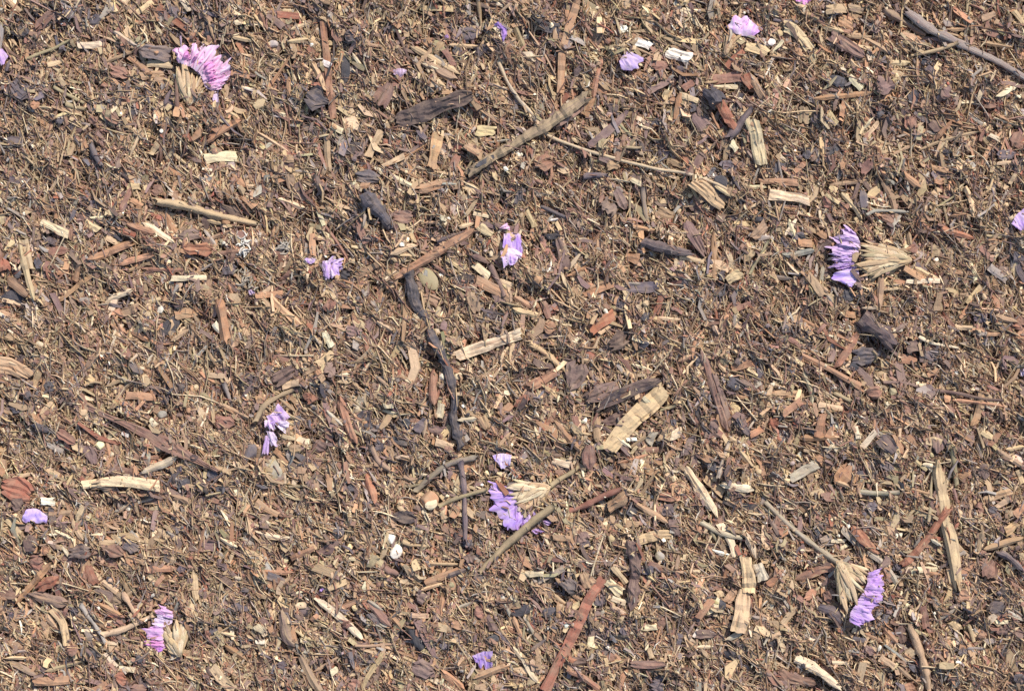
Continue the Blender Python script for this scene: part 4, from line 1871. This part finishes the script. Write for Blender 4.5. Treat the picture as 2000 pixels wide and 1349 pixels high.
def petal_mesh(inner, outer, r, c1, c2, folds=3.0, lift=7.0, amp=2.2, base=None):
    nu, nv = 24, 11
    A, _ = resample(inner, nu)
    B, _ = resample(outer, nu)
    u = np.linspace(0, 1, nu)
    v = np.linspace(0, 1, nv)
    edge = 1 + 0.13 * smooth_noise(nu, 7, r) + 0.02 * r.standard_normal(nu)
    P = A[:, None] * (1 - v[None, :, None]) + B[:, None] * v[None, :, None]
    P = A[:, None] + (P - A[:, None]) * (1 + (edge - 1)[:, None, None] * v[None, :, None])
    span = np.hypot(*(B.mean(0) - A.mean(0))) + 1
    zl = np.percentile(h_at(P[..., 0], P[..., 1]), 82)
    zb = zl if base is None else max(base, min(zl, base + 6))
    # crumpled paper: creases running every way, a few of them along the petal
    U, W = np.meshgrid(u, v * span / (np.hypot(*(B[-1] - B[0])) + 6), indexing='ij')
    crum = np.zeros((nu, nv))
    for q in range(7):
        an = r.normal(0, 0.6) if q < 2 else r.uniform(0, math.pi)
        fr = folds * r.uniform(0.4, 1.2)
        wob = smooth_noise(nu, 4, r)[:, None] * 0.25 + smooth_noise(nv, 3, r)[None] * 0.25
        s_ = (U * math.cos(an) + W * math.sin(an)) * fr + wob + r.uniform(0, 1)
        crum += (np.abs(2 * (s_ % 1.0) - 1) - 0.5) * r.uniform(0.4, 1.2)
    z = zb + 1.0 + lift * (np.sin(math.pi * (0.15 + 0.62 * v))[None] * (0.75 + 0.35 * smooth_noise(nu, 4, r)[:, None])) + 1.3 * amp * crum * (0.4 + 0.6 * v[None])
    z = z + 0.5 * r.standard_normal((nu, nv))
    P = P + (crum * amp * 0.35)[..., None] * r.standard_normal(2) + 0.25 * r.standard_normal((nu, nv, 2))
    V = np.concatenate([P, z[..., None]], -1).reshape(-1, 3)
    F = [(i * nv + j, (i + 1) * nv + j, (i + 1) * nv + j + 1, i * nv + j + 1) for i in range(nu - 1) for j in range(nv - 1)]
    G = np.stack([np.repeat(u, nv) * span * 1.4, np.tile(v, nu) * span, z.ravel()], 1) + r.uniform(0, 3000, 3)
    cover(np.repeat(P[..., 0], 3, 0) + 0 * 1, np.repeat(P[..., 1], 3, 0), 4)
    for q in np.linspace(0, 1, 4):
        for s in np.linspace(0, 1, 4):
            X = P[:-1, :-1] * (1 - q) * (1 - s) + P[1:, :-1] * q * (1 - s) + P[:-1, 1:] * (1 - q) * s + P[1:, 1:] * q * s
            cover(X[..., 0], X[..., 1], 4)
            raise_to(X[..., 0], X[..., 1], np.full(X.shape[:2], zb + lift * 0.55))
    o = np.array([*P.reshape(-1, 2).mean(0), zb])
    t1 = np.tile(c1, (len(V), 1))
    k_in = np.tile(np.clip(1 - v / 0.25, 0, 1), nu)[:, None] * 0.6          # paler throat
    k_out = (np.tile(np.clip((v - 0.72) / 0.28, 0, 1), nu) * np.repeat(np.clip(smooth_noise(nu, 6, r) * .5 + .35, 0, .8), nv))[:, None]   # withered rim
    t1 = t1 * (1 - k_in) + lin((214, 186, 190)) * k_in
    t1 = t1 * (1 - k_out) + lin((150, 118, 132)) * k_out
    t1 = t1 * (1 + 0.10 * np.repeat(smooth_noise(nu, 5, r), nv))[:, None]
    return V, F, G, o, t1, c2

def bract(p0, p1, w, r, zb, arch):
    n = 9
    p0, p1 = np.asarray(p0, float), np.asarray(p1, float)
    m = (p0 + p1) / 2 + r.normal(0, 3.0, 2)
    c, L = resample([p0, m, p1], n)
    t = tangents(c)
    nrm = np.stack([-t[:, 1], t[:, 0]], 1)
    x = np.linspace(0, 1, n)
    half = w / 2 * (0.22 + 0.95 * np.sin(math.pi * np.clip(x * 0.78 + 0.10, 0, 1)) ** 0.8) * (1 + .08 * r.standard_normal(n))
    half[-1] *= 0.25
    z = zb + 2 + arch * np.sin(math.pi * (0.1 + 0.75 * x)) + smooth_noise(n, 4, r) * 1.3
    rows = []
    for v, dz in ((-1, -.7), (-.5, .5), (0, -.2), (.5, .6), (1, -.8)):
        rows.append(np.stack([c[:, 0] + nrm[:, 0] * half * v, c[:, 1] + nrm[:, 1] * half * v, z + dz * min(1, w / 6)], 1))
    for v in (.8, -.8):
        rows.append(np.stack([c[:, 0] + nrm[:, 0] * half * v, c[:, 1] + nrm[:, 1] * half * v, z - 2.6], 1))
    V = np.stack(rows, 1).reshape(-1, 3)
    k = 7
    F = [(i * k + j, i * k + (j + 1) % k, (i + 1) * k + (j + 1) % k, (i + 1) * k + j) for i in range(n - 1) for j in range(k)]
    F += [tuple(range(k - 1, -1, -1)), tuple((n - 1) * k + j for j in range(k))]
    G = np.stack([np.repeat(x * L, k), np.tile(np.linspace(-1, 1, k), n) * w / 2, 0 * np.repeat(x, k)], 1) + r.uniform(0, 4000, 3)
    for q in np.linspace(0, 1, 4):
        for v in np.linspace(-1, 1, max(3, int(w))):
            X = (c[:-1] * (1 - q) + c[1:] * q) + nrm[:-1] * (half[:-1] * v)[:, None]
            cover(X[:, 0], X[:, 1], 4)
            raise_to(X[:, 0], X[:, 1], z[:-1])
    return V, F, G, np.array([c[n // 2, 0], c[n // 2, 1], zb])

def flower(name, short, label, cat, group, petals, calyx=None, stem=None, seed=0):
    """petals: (inner pts, outer pts, colour, second colour, folds, lift, amp); calyx: (base, tips, n, width, arch, colour codes)"""
    r = np.random.default_rng(5000 + seed)
    allp = np.concatenate([np.asarray(p[1], float) for p in petals])
    c0 = allp.mean(0)
    zb = float(np.percentile(h_at(c0[0] + r.normal(0, 14, 60), c0[1] + r.normal(0, 14, 60)), 70)) + 1.0
    o0 = np.array([*c0, zb])
    single = len(petals) == 1 and calyx is None
    if single:
        pt = petals[0]
        V, F, G, o, t1, c2 = petal_mesh(pt[0], pt[1], r, vary(pt[2], r, .05), pt[3], *pt[4:])
        e = link(name, build_mesh(name, V, F, t1, c2, G, M_PETAL, o, True), o)
    else:
        e = bpy.data.objects.new(name, None)
        root_col.objects.link(e)
        e.location = tuple(to_world(o0[None])[0])
    e['category'], e['label'] = cat, label
    if group:
        e['group'] = group
    flowers.append(dict(c=c0, short=short, obj=e))
    if stem is not None:
        part(e, o0, 'stem', rod(stem[0], stem[1], r, taper=-0.15, knots=2, sides=10), cols_of(stem[2], r), M_WOOD, True)
    if calyx is not None:
        base, tips, n, w, arch, codes = calyx
        base = np.asarray(base, float)
        P, _ = resample(tips, n)
        ca = bpy.data.objects.new('calyx', None)
        root_col.objects.link(ca)
        ca.parent = e
        oc = np.array([*base, zb])
        ca.location = tuple(to_world(oc[None])[0] - to_world(o0[None])[0])
        n2 = int(n * 2.3)
        P, _ = resample(tips, n2)
        n = n2
        for q in r.permutation(n):
            a = base + r.normal(0, 2.2, 2)
            tip = P[q] + (P[q] - base) * r.uniform(-.2, .12) + r.normal(0, 2.6, 2)
            if r.random() < .25:
                tip = base + (tip - base) * r.uniform(.5, .85)
            edge = abs(2 * q / max(n - 1, 1) - 1)
            zq = max(zb, min(zb + 7, float(np.percentile(h_at(np.linspace(a[0], tip[0], 12), np.linspace(a[1], tip[1], 12)), 70))))
            part(ca, oc, 'bract', bract(a, tip, w * r.uniform(.5, 1.15), r, zq, 0.5 * arch * (1.1 - .7 * edge) * r.uniform(.7, 1.15)), cols_of(R.choice(codes), r), M_STRAW, True)
    if not single:
        for pt in petals:
            V, F, G, o, t1, c2 = petal_mesh(pt[0], pt[1], r, vary(pt[2], r, .07), pt[3], *pt[4:], base=zb + r.uniform(-1, 2))
            link('petal', build_mesh('petal', V, F, t1, c2, G, M_PETAL, o, True), o, e, o0)
    return e

def fan(inner, outer, n, c1, c2, folds, lift, amp, over=0.25, seed=0, shrink=0.0):
    """n overlapping petals side by side between two rims"""
    r = np.random.default_rng(seed)
    A, _ = resample(inner, 60)
    B, _ = resample(outer, 60)
    out = []
    for k in range(n):
        lo = int(np.clip((k - over) / n * 59, 0, 59))
        hi = int(np.clip((k + 1 + over) / n * 59, lo + 2, 59))
        s = r.uniform(-shrink, shrink)
        ia, ob = A[lo:hi + 1:max(1, (hi - lo) // 4)], B[lo:hi + 1:max(1, (hi - lo) // 4)]
        ob = ob + (ob - ia) * s
        out.append((ia, ob, c1 if r.random() < .65 else (c1 + c2) / 2, c2, folds, lift * r.uniform(.7, 1.3), amp))
    return out

FG, PG = 'dried papery flowers fallen on the mulch', 'loose flower petals on the mulch'
flower('dried_flower', 'pink flower', 'bright pink frilly dried flower with a tan calyx fanning downwards', 'flower', FG,
       fan([(351, 124), (375, 134), (391, 147), (396, 155), (403, 171), (416, 180)], [(340, 96), (373, 94), (413, 99), (441, 128), (444, 152), (430, 180)], 7, PINK, PALE, 2.6, 10, 3.0, .45, 3, .15)
       + fan([(360, 118), (380, 126), (398, 142), (410, 166)], [(366, 106), (392, 112), (420, 130), (428, 162)], 6, MAGENTA, PINK, 2.8, 14, 3.2, .5, 4, .25)
       + [([(354, 92), (357, 92)], [(352, 73), (356, 72)], LILAC, PALE, .6, 3, .6), ([(418, 182), (428, 178)], [(417, 205), (429, 200)], LILAC, PALE, 1.2, 4, 1.2)],
       ((371, 205), [(347, 128), (358, 124), (372, 134), (388, 148), (397, 160), (402, 178)], 15, 8, 11, ['pt/tn', 'ye/pt', 'tn/or', 'cr/tn', 'pt/ol']), seed=1)
flower('dried_flower', 'lilac-pink floret', 'lilac-pink floret with thin tan bracts trailing to its lower left', 'flower', FG,
       [([(1428, 66), (1452, 72), (1470, 74)], [(1414, 50), (1446, 33), (1487, 60)], lin((206, 150, 214)), PALE, 2.6, 8, 2.4), ([(1440, 62), (1455, 66)], [(1436, 42), (1462, 40)], LILAC, PINK, 2.0, 10, 2.0)],
       ((1416, 106), [(1418, 64), (1432, 68), (1446, 76)], 8, 6, 5, ['tn/or', 'pt/tn', 'tn']), seed=2)
flower('petal_pair', 'two-lobed violet corolla', 'violet corolla of two folded lobes one above the other', 'flower', FG,
       [([(985, 457), (1003, 455), (1018, 459)], [(982, 484), (1000, 490), (1021, 500)], lin((165, 122, 212)), LILAC, 1.2, 7, 1.8),
        ([(984, 484), (1003, 486), (1020, 497)], [(980, 500), (1000, 505), (1016, 508)], LILAC, PALE, 1.4, 8, 1.6),
        ([(977, 490), (990, 489), (1003, 498), (1012, 503)], [(982, 516), (986, 521), (1000, 516), (1010, 512)], VIOLET, PALE, 2.2, 7, 2.4),
        ([(975, 446), (985, 448)], [(990, 436), (997, 450)], PALE, PINK, 1.0, 4, 1.0)], seed=3)
flower('dried_corolla', 'five-lobed lilac corolla', 'lilac corolla with five ruffled lobes beside one small stray petal', 'flower', FG,
       [([(634, 520), (643, 519)], [(629, 511), (644, 506)], LILAC, PALE, 1, 7, 1.4), ([(640, 516), (654, 518)], [(646, 504), (671, 508)], VIOLET, PALE, 1.2, 8, 1.6),
        ([(650, 517), (653, 526)], [(672, 512), (668, 527)], VIOLET, LILAC, 1, 8, 1.5), ([(628, 510), (662, 512)], [(633, 541), (664, 536)], VIOLET, LILAC, 2.2, 6, 1.8), ([(640, 522), (652, 526)], [(636, 543), (655, 541)], PALE, LILAC, 1.6, 7, 1.8),
        ([(632, 516), (640, 526)], [(630, 526), (637, 540)], LILAC, VIOLET, 1, 6, 1.4)], seed=4)
flower('petal', 'small stray lilac petal', 'small narrow lilac petal lying left of the five-lobed lilac corolla', 'petal', PG,
       [([(602, 515), (609, 517), (617, 513)], [(597, 506), (607, 504), (619, 507)], VIOLET, PALE, .8, 4, 1.0)], seed=5)
flower('dried_flower', 'violet flower with a long straw calyx', 'violet flower lying sideways, its long straw calyx pointing right', 'flower', FG,
       fan([(1668, 455), (1677, 478), (1673, 495), (1668, 510)], [(1653, 443), (1629, 468), (1623, 495), (1628, 512)], 4, VIOLET, LILAC, 2.2, 8, 2.6, .35, 9, .1)
       + fan([(1664, 500), (1668, 512), (1660, 522)], [(1634, 498), (1626, 514), (1632, 530)], 3, LILAC, VIOLET, 2.0, 6, 2.2, .3, 10, .1)
       + [([(1673, 520), (1674, 540), (1662, 561)], [(1650, 524), (1626, 540), (1655, 560)], lin((172, 138, 226)), PALE, 1.1, 8, 1.4)],
       ((1773, 508), [(1700, 472), (1680, 484), (1670, 500), (1672, 522), (1680, 540), (1696, 552)], 19, 9, 12, ['pt/ol', 'pt/tn', 'cr/tn', 'ol/pt', 'pt/or', 'tn/pt']), seed=6)
flower('dried_flower', 'violet flower below the single petal', 'large violet fan-shaped flower with a cream calyx, partly under the olive stem', 'flower', FG,
       fan([(998, 953), (1008, 965), (1010, 985), (1018, 1003), (1034, 1002)], [(953, 937), (957, 972), (974, 1006), (1000, 1031), (1032, 1024)], 3, VIOLET, lin((190, 162, 216)), 1.5, 8, 1.6, .2, 12, .03)
       + [([(1008, 985), (1020, 1002)], [(996, 1026), (1026, 1030)], PURPLE, VIOLET, 1.8, 11, 2.0), ([(1030, 998), (1040, 994)], [(1028, 1018), (1052, 1008)], LILAC, VIOLET, 1, 5, 1.2)],
       ((1070, 950), [(1008, 934), (996, 948), (1004, 966), (1014, 984), (1024, 996), (1042, 998)], 20, 9, 10, ['cr/tn', 'cr/ol', 'pt/or', 'pt/tn', 'cr/ye']), seed=7)
flower('petal', 'single violet petal above it', 'single violet petal lying just above the large fan-shaped flower', 'petal', PG,
       [([(962, 888), (980, 884), (999, 887)], [(966, 898), (984, 914), (997, 903)], lin((172, 148, 226)), PALE, 1.3, 5, 1.3)], seed=8)
flower('petal', 'petal scrap under the olive stem', 'small violet petal scrap beside the lower edge of the thick olive stem', 'petal', PG,
       [([(1058, 1019), (1064, 1014)], [(1072, 1026), (1078, 1016)], VIOLET, LILAC, .8, 4, 1.0)], seed=9)
flower('petal', 'paler petal scrap below it', 'pale violet petal scrap below the thick olive stem, lowest of its scraps', 'petal', PG,
       [([(1038, 1035), (1046, 1030)], [(1046, 1042), (1063, 1037)], LILAC, VIOLET, 1, 3, 1.0)], seed=10)
flower('dried_flower', 'magenta flower', 'magenta and lilac dried flower with a tan calyx and a straw across its petals', 'flower', FG,
       [([(338, 1188), (340, 1202)], [(316, 1180), (303, 1196)], LILAC, PINK, 1.4, 6, 1.5), ([(340, 1200), (337, 1214), (324, 1222)], [(312, 1190), (300, 1208), (303, 1220)], LILAC, PALE, 1.6, 7, 1.6),
        ([(340, 1198), (340, 1206)], [(318, 1196), (322, 1204)], lin((206, 150, 222)), PALE, 1, 9, 1.2),
        ([(320, 1220), (322, 1238), (320, 1248)], [(301, 1219), (284, 1230), (287, 1244)], MAGENTA, LILAC, 1.2, 7, 1.5), ([(321, 1246), (324, 1264)], [(287, 1246), (280, 1258)], MAGENTA, PINK, 1.2, 6, 1.5),
        ([(318, 1254), (325, 1262)], [(296, 1258), (312, 1274)], lin((190, 112, 204)), MAGENTA, 1.3, 6, 1.4)],
       ((352, 1276), [(316, 1252), (318, 1236), (330, 1218), (344, 1208), (358, 1206), (370, 1216)], 17, 10, 12, ['pt/tn', 'cr/tn', 'pt/ye', 'ye/tn', 'ol/pt']), seed=11)
flower('dried_corolla', 'crumpled violet corolla', 'crumpled violet corolla of several torn petals under the curved tan stem', 'flower', FG,
       [([(522, 812), (534, 806), (545, 786)], [(535, 832), (556, 830), (568, 812)], VIOLET, LILAC, 1.8, 8, 2.0), ([(538, 826), (548, 820)], [(560, 846), (569, 822)], LILAC, PALE, 1.2, 7, 1.4),
        ([(519, 820), (534, 818)], [(520, 834), (540, 836)], lin((206, 168, 210)), PALE, 1.6, 7, 1.6), ([(522, 840), (536, 842)], [(531, 868), (552, 870)], PALE, LILAC, 1.8, 6, 1.8),
        ([(520, 850), (528, 850)], [(514, 884), (527, 884)], VIOLET, LILAC, 1.2, 5, 1.5)], seed=12)
flower('petal', 'violet petal below the rust scale', 'smooth violet petal with a folded edge below the large rust bark scale', 'petal', PG,
       [([(55, 993), (74, 992), (95, 1006)], [(46, 1012), (70, 1020), (95, 1020)], lin((168, 138, 222)), LILAC, 1.3, 6, 1.4)], seed=13)
flower('dried_flower', 'purple flower on the olive stem', 'purple frilled flower with a broad buff calyx on its own long olive stem', 'flower', FG,
       fan([(1690, 1116), (1689, 1136), (1678, 1158), (1666, 1178), (1657, 1192), (1655, 1212)], [(1714, 1107), (1719, 1130), (1719, 1158), (1706, 1184), (1696, 1204), (1674, 1222)], 6, lin((172, 130, 196)), lin((192, 158, 208)), 1.2, 8, 2.2, .3, 17, .05),
       ((1634, 1096), [(1688, 1112), (1686, 1132), (1678, 1152), (1664, 1174), (1652, 1186), (1640, 1180), (1634, 1164)], 22, 9, 11, ['pt/ol', 'cr/ol', 'pt/tn', 'tn/pt', 'ol/tn']),
       ([(1494, 980), (1542, 1026), (1592, 1066), (1640, 1102)], 9, 'ol/gy'), seed=14)
flower('petal', 'striped lilac petal', 'striped pale lilac petal left of the largest chalk-white chip', 'petal', PG,
       [([(1208, 122), (1216, 110), (1225, 101)], [(1213, 137), (1238, 136), (1257, 116)], LILAC, lin((164, 140, 196)), 2.4, 6, 1.3)], seed=15)
flower('petal', 'small ragged violet scrap', 'small ragged violet petal scrap right of the grey stone-like lump', 'petal', PG,
       [([(965, 51), (976, 60), (981, 84)], [(972, 46), (991, 60), (984, 84)], VIOLET, lin((120, 98, 160)), 2.0, 5, 1.8)], seed=16)
flower('petal', 'violet scrap by the dull bark slab', 'torn violet petal scrap at the lower edge, right of the dull bark slab', 'petal', PG,
       [([(922, 1279), (944, 1271), (962, 1270)], [(928, 1288), (944, 1307), (962, 1300)], VIOLET, lin((120, 100, 170)), 2.4, 5, 1.8)], seed=17)
flower('petal', 'lilac scrap at the far edge', 'pale lilac petal scrap cut by the right edge of the photo', 'petal', PG,
       [([(1971, 438), (1982, 420), (2001, 404)], [(1980, 446), (1996, 454), (2012, 440)], LILAC, VIOLET, 2.0, 6, 1.8)], seed=18)
flower('petal', 'violet scrap at the near edge', 'lilac petal scrap cut by the upper left edge of the photo', 'petal', PG,
       [([(-12, 96), (0, 94), (8, 98)], [(-8, 134), (6, 130), (19, 112)], LILAC, VIOLET, 1.6, 6, 1.6)], seed=19)
flower('petal', 'pink scrap at the top edge', 'pink petal scrap cut by the top edge of the photo', 'petal', PG,
       [([(1549, -6), (1566, -8), (1584, -4)], [(1554, 5), (1568, 13), (1582, 4)], MAGENTA, PINK, 1.6, 5, 1.6)], seed=20)
flower('petal', 'tiny lilac fleck', 'tiny lilac petal fleck at the right edge above the long thin dark stem', 'petal', PG,
       [([(1991, 722), (1999, 717)], [(1993, 734), (2004, 730)], LILAC, PALE, .8, 3, .8)], seed=21)
flower('petal', 'violet speck at the tip of a straw', 'tiny violet petal speck at the lower tip of a tan straw', 'petal', PG,
       [([(624, 1151), (630, 1146)], [(626, 1155), (634, 1150)], VIOLET, LILAC, .6, 2, .5)], seed=22)
flower('petal', 'faded lilac shred', 'faded lilac petal shred above the long charred bark slab', 'petal', PG,
       [([(768, 138), (780, 135), (795, 138)], [(770, 147), (782, 149), (794, 145)], LILAC, lin((150, 120, 130)), 1.6, 3, 1.0)], seed=23)
flower('petal', 'faint violet fleck', 'faint violet petal fleck left of the small ragged violet scrap', 'petal', PG,
       [([(868, 70), (874, 68)], [(870, 79), (878, 74)], VIOLET, lin((130, 100, 130)), .8, 2, .7)], seed=24)
flower('petal', 'faint lilac fleck by the lichen', 'faint lilac petal fleck below the pale grey lichen', 'petal', PG,
       [([(486, 568), (494, 564)], [(489, 577), (500, 573)], LILAC, lin((150, 120, 140)), .8, 2, .7)], seed=25)

for it in queue:
    if rank[it['kind']] >= 5 and it['short'] not in first:
        place(it)

# pieces of their own kind on some of the catalogued things
def on(short, name, data_fn, code, mat, smooth=False):
    it = by_short[short]
    r = np.random.default_rng(abs(hash(name)) % 1000 + it['idx'])
    part(it['obj'], it['origin'], name, data_fn(r), cols_of(code, r), mat, smooth)
on('long grey twig', 'branch', lambda r: rod(T(3, 0, 1450, 345, 1280, 400, 1110, 432), 9, r, taper=.4, sides=8), 'tn/pt', M_TWIG, True)
on('long reddish plank', 'knot', lambda r: lump(*T(0, 2, 1495, 835, 1535, 845), 15, r, height=.3, sink=.45), 'db/bk', M_CHAR)
on('thick cream stick with a burnt knot', 'knot', lambda r: lump(*T(3, 3, 262, 1130, 300, 1150), 14, r, height=.35, sink=.4), 'bk/db', M_CHAR)
on('brick-red stub', 'charred_end', lambda r: rod(T(2, 0, 1505, 705, 1585, 800), 24, r, taper=0, sides=10, lift=.3), 'bk/sl', M_CHAR)
on('largest chalk-white chip', 'burnt_spot', lambda r: lump(*T(2, 0, 1300, 462, 1345, 470), 11, r, height=.3, sink=.45), 'bk/sl', M_CHAR)
on('spotted cream chip', 'knot', lambda r: lump(*T(2, 0, 1855, 1080, 1885, 1130), 12, r, height=.3, sink=.45), 'db/mb', M_CHAR)
on('spotted cream chip', 'knot', lambda r: lump(*T(2, 0, 1850, 960, 1860, 990), 8, r, height=.3, sink=.45), 'or/tn', M_BARK)
on('jointed white stick', 'joint', lambda r: rod(T(1, 3, 690, 812, 712, 840), 15, r, taper=0, sides=8, lift=.4), 'rb/db', M_TWIG)
on('thick tan branch', 'burnt_patch', lambda r: slab(T(1, 0, 1700, 1300, 1790, 1250, 1850, 1215), 9, 'b', r, thick=2), 'bk/sl', M_CHAR)
on('thick tan branch', 'bark_strip', lambda r: slab(T(2, 0, 330, 1000, 440, 920, 590, 800), 12, 's', r, thick=2.5), 'mb/rb', M_BARK)
on('orange seed husk', 'inner_seed', lambda r: lump(*T(1, 2, 1330, 1225, 1390, 1185), 18, r, height=.55, facet=.4, sink=.15), 'cr/pt', M_STONE)

# ------------------------------------------------------------------ labels
marks = [(f['c'], f['short'], None) for f in flowers if len(f['short'].split()) <= 7] + [(it['c'], it['short'], it['idx']) for it in items if it['short']]
DIRS = ['right of', 'below right of', 'below', 'below left of', 'left of', 'above left of', 'above', 'above right of']
used = {f['obj']['label'] for f in flowers}
ROUND = set('kpfhld')
def lean(p):
    d = p[-1] - p[0]
    a = math.degrees(math.atan2(-d[1], d[0])) % 180
    return 'level' if a < 18 or a > 162 else 'upright' if 68 < a < 112 else 'right-leaning' if a <= 68 else 'left-leaning'
def size_word(it):
    if it['kind'] in ROUND:
        m = max(it['w'], it['L'])
        return 'tiny' if m < 16 else 'small' if m < 25 else 'broad' if m > 42 else ''
    L = it['L']
    return 'tiny' if L < 24 else 'short' if L < 38 else 'long' if L > 85 else ''
def colour_word(code):
    a, _, b = code.partition('/')
    return WORDS[a]
for it in sorted(items, key=lambda q: (not q['short'], -q['L'] * q['w'])):
    near = sorted((m for m in marks if m[2] != it['idx']), key=lambda m: np.hypot(*(m[0] - it['c'])))[:9]
    lab = None
    for q, (mc, ms, _) in enumerate(near):
        d = it['c'] - mc
        dist = np.hypot(*d)
        way = DIRS[int(round(math.degrees(math.atan2(d[1], d[0])) / 45)) % 8]
        for extra in (True, False):
            pos = (('just ' if dist < 45 else 'well ' if dist > 150 else '') if extra else '') + way + ' the ' + ms
            if it['short']:
                t = [it['short'], pos] if it['kind'] in ROUND else [it['short'], lean(it['pts']) + ',', pos]
                cand = ', '.join(t).replace(',,', ',')
            else:
                bits = [size_word(it), '' if it['kind'] in ROUND else lean(it['pts']), colour_word(it['col']), KINDS[it['kind']][1], pos]
                cand = ' '.join(b for b in bits if b)
            if len(cand.replace('-', ' ').split()) <= 16 and cand not in used:
                lab = cand
                break
        if lab:
            break
    if not lab:
        lab = f"{colour_word(it['col'])} {KINDS[it['kind']][1]} among the shreds {way} the {ms}"
    used.add(lab)
    it['obj']['label'] = lab

# ------------------------------------------------------------------ finer litter come to rest over and around the pieces
up = Litter()
strew(up, 1500, 28, 0.35, 11, 0.35, 'flat', wmax=20, thin=0.45)
strew(up, 24000, 20, 0.45, 3.4, 0.38, 'flat', bend=.07)
upf = Litter()
strew(upf, 48000, 20, 0.45, 2.5, 0.35, 'ridge', bend=.10)
strew(upf, 48000, 14, 0.4, 1.9, 0.25, 'ridge', bend=.10)
crumb = Litter()
crumbs(crumb, 9000, 2.2)
crumbs(crumb, 900, 3.0, tint=['cr', 'pt', 'wh', 'pt'])
crumbs(crumb, 9000, 2.4, tint=['sl', 'mb', 'bk', 'sl', 'db'], where=True)
strew(upf, 13000, 50, 0.4, 2.4, 0.25, 'ridge', bend=.06, tint=['pt', 'tn', 'ol', 'rb', 'gy', 'cr'], keep=np.array([1, .35, .06, .02, .03]))
strew(upf, 6000, 14, 0.4, 2.6, 0.3, 'ridge', tint=['cr', 'pt', 'ye', 'pt', 'wh'], keep=np.array([1, .4, .04, .006, .01]))
low.build('wood_mulch', 'coarse shredded wood mulch covering the ground', M_WOOD)
lowf.build('shredded_fibres', 'brown shredded wood fibres filling the gaps of the mulch', M_WOOD)
up.build('fine_mulch', 'fine brown and tan wood shreds over the mulch', M_WOOD)
upf.build('fine_fibres', 'fine straw-coloured fibres lying on top of the mulch', M_WOOD)
crumb.build('mulch_crumbs', 'small crumbs of wood, soil and char between the shreds', M_BARK)
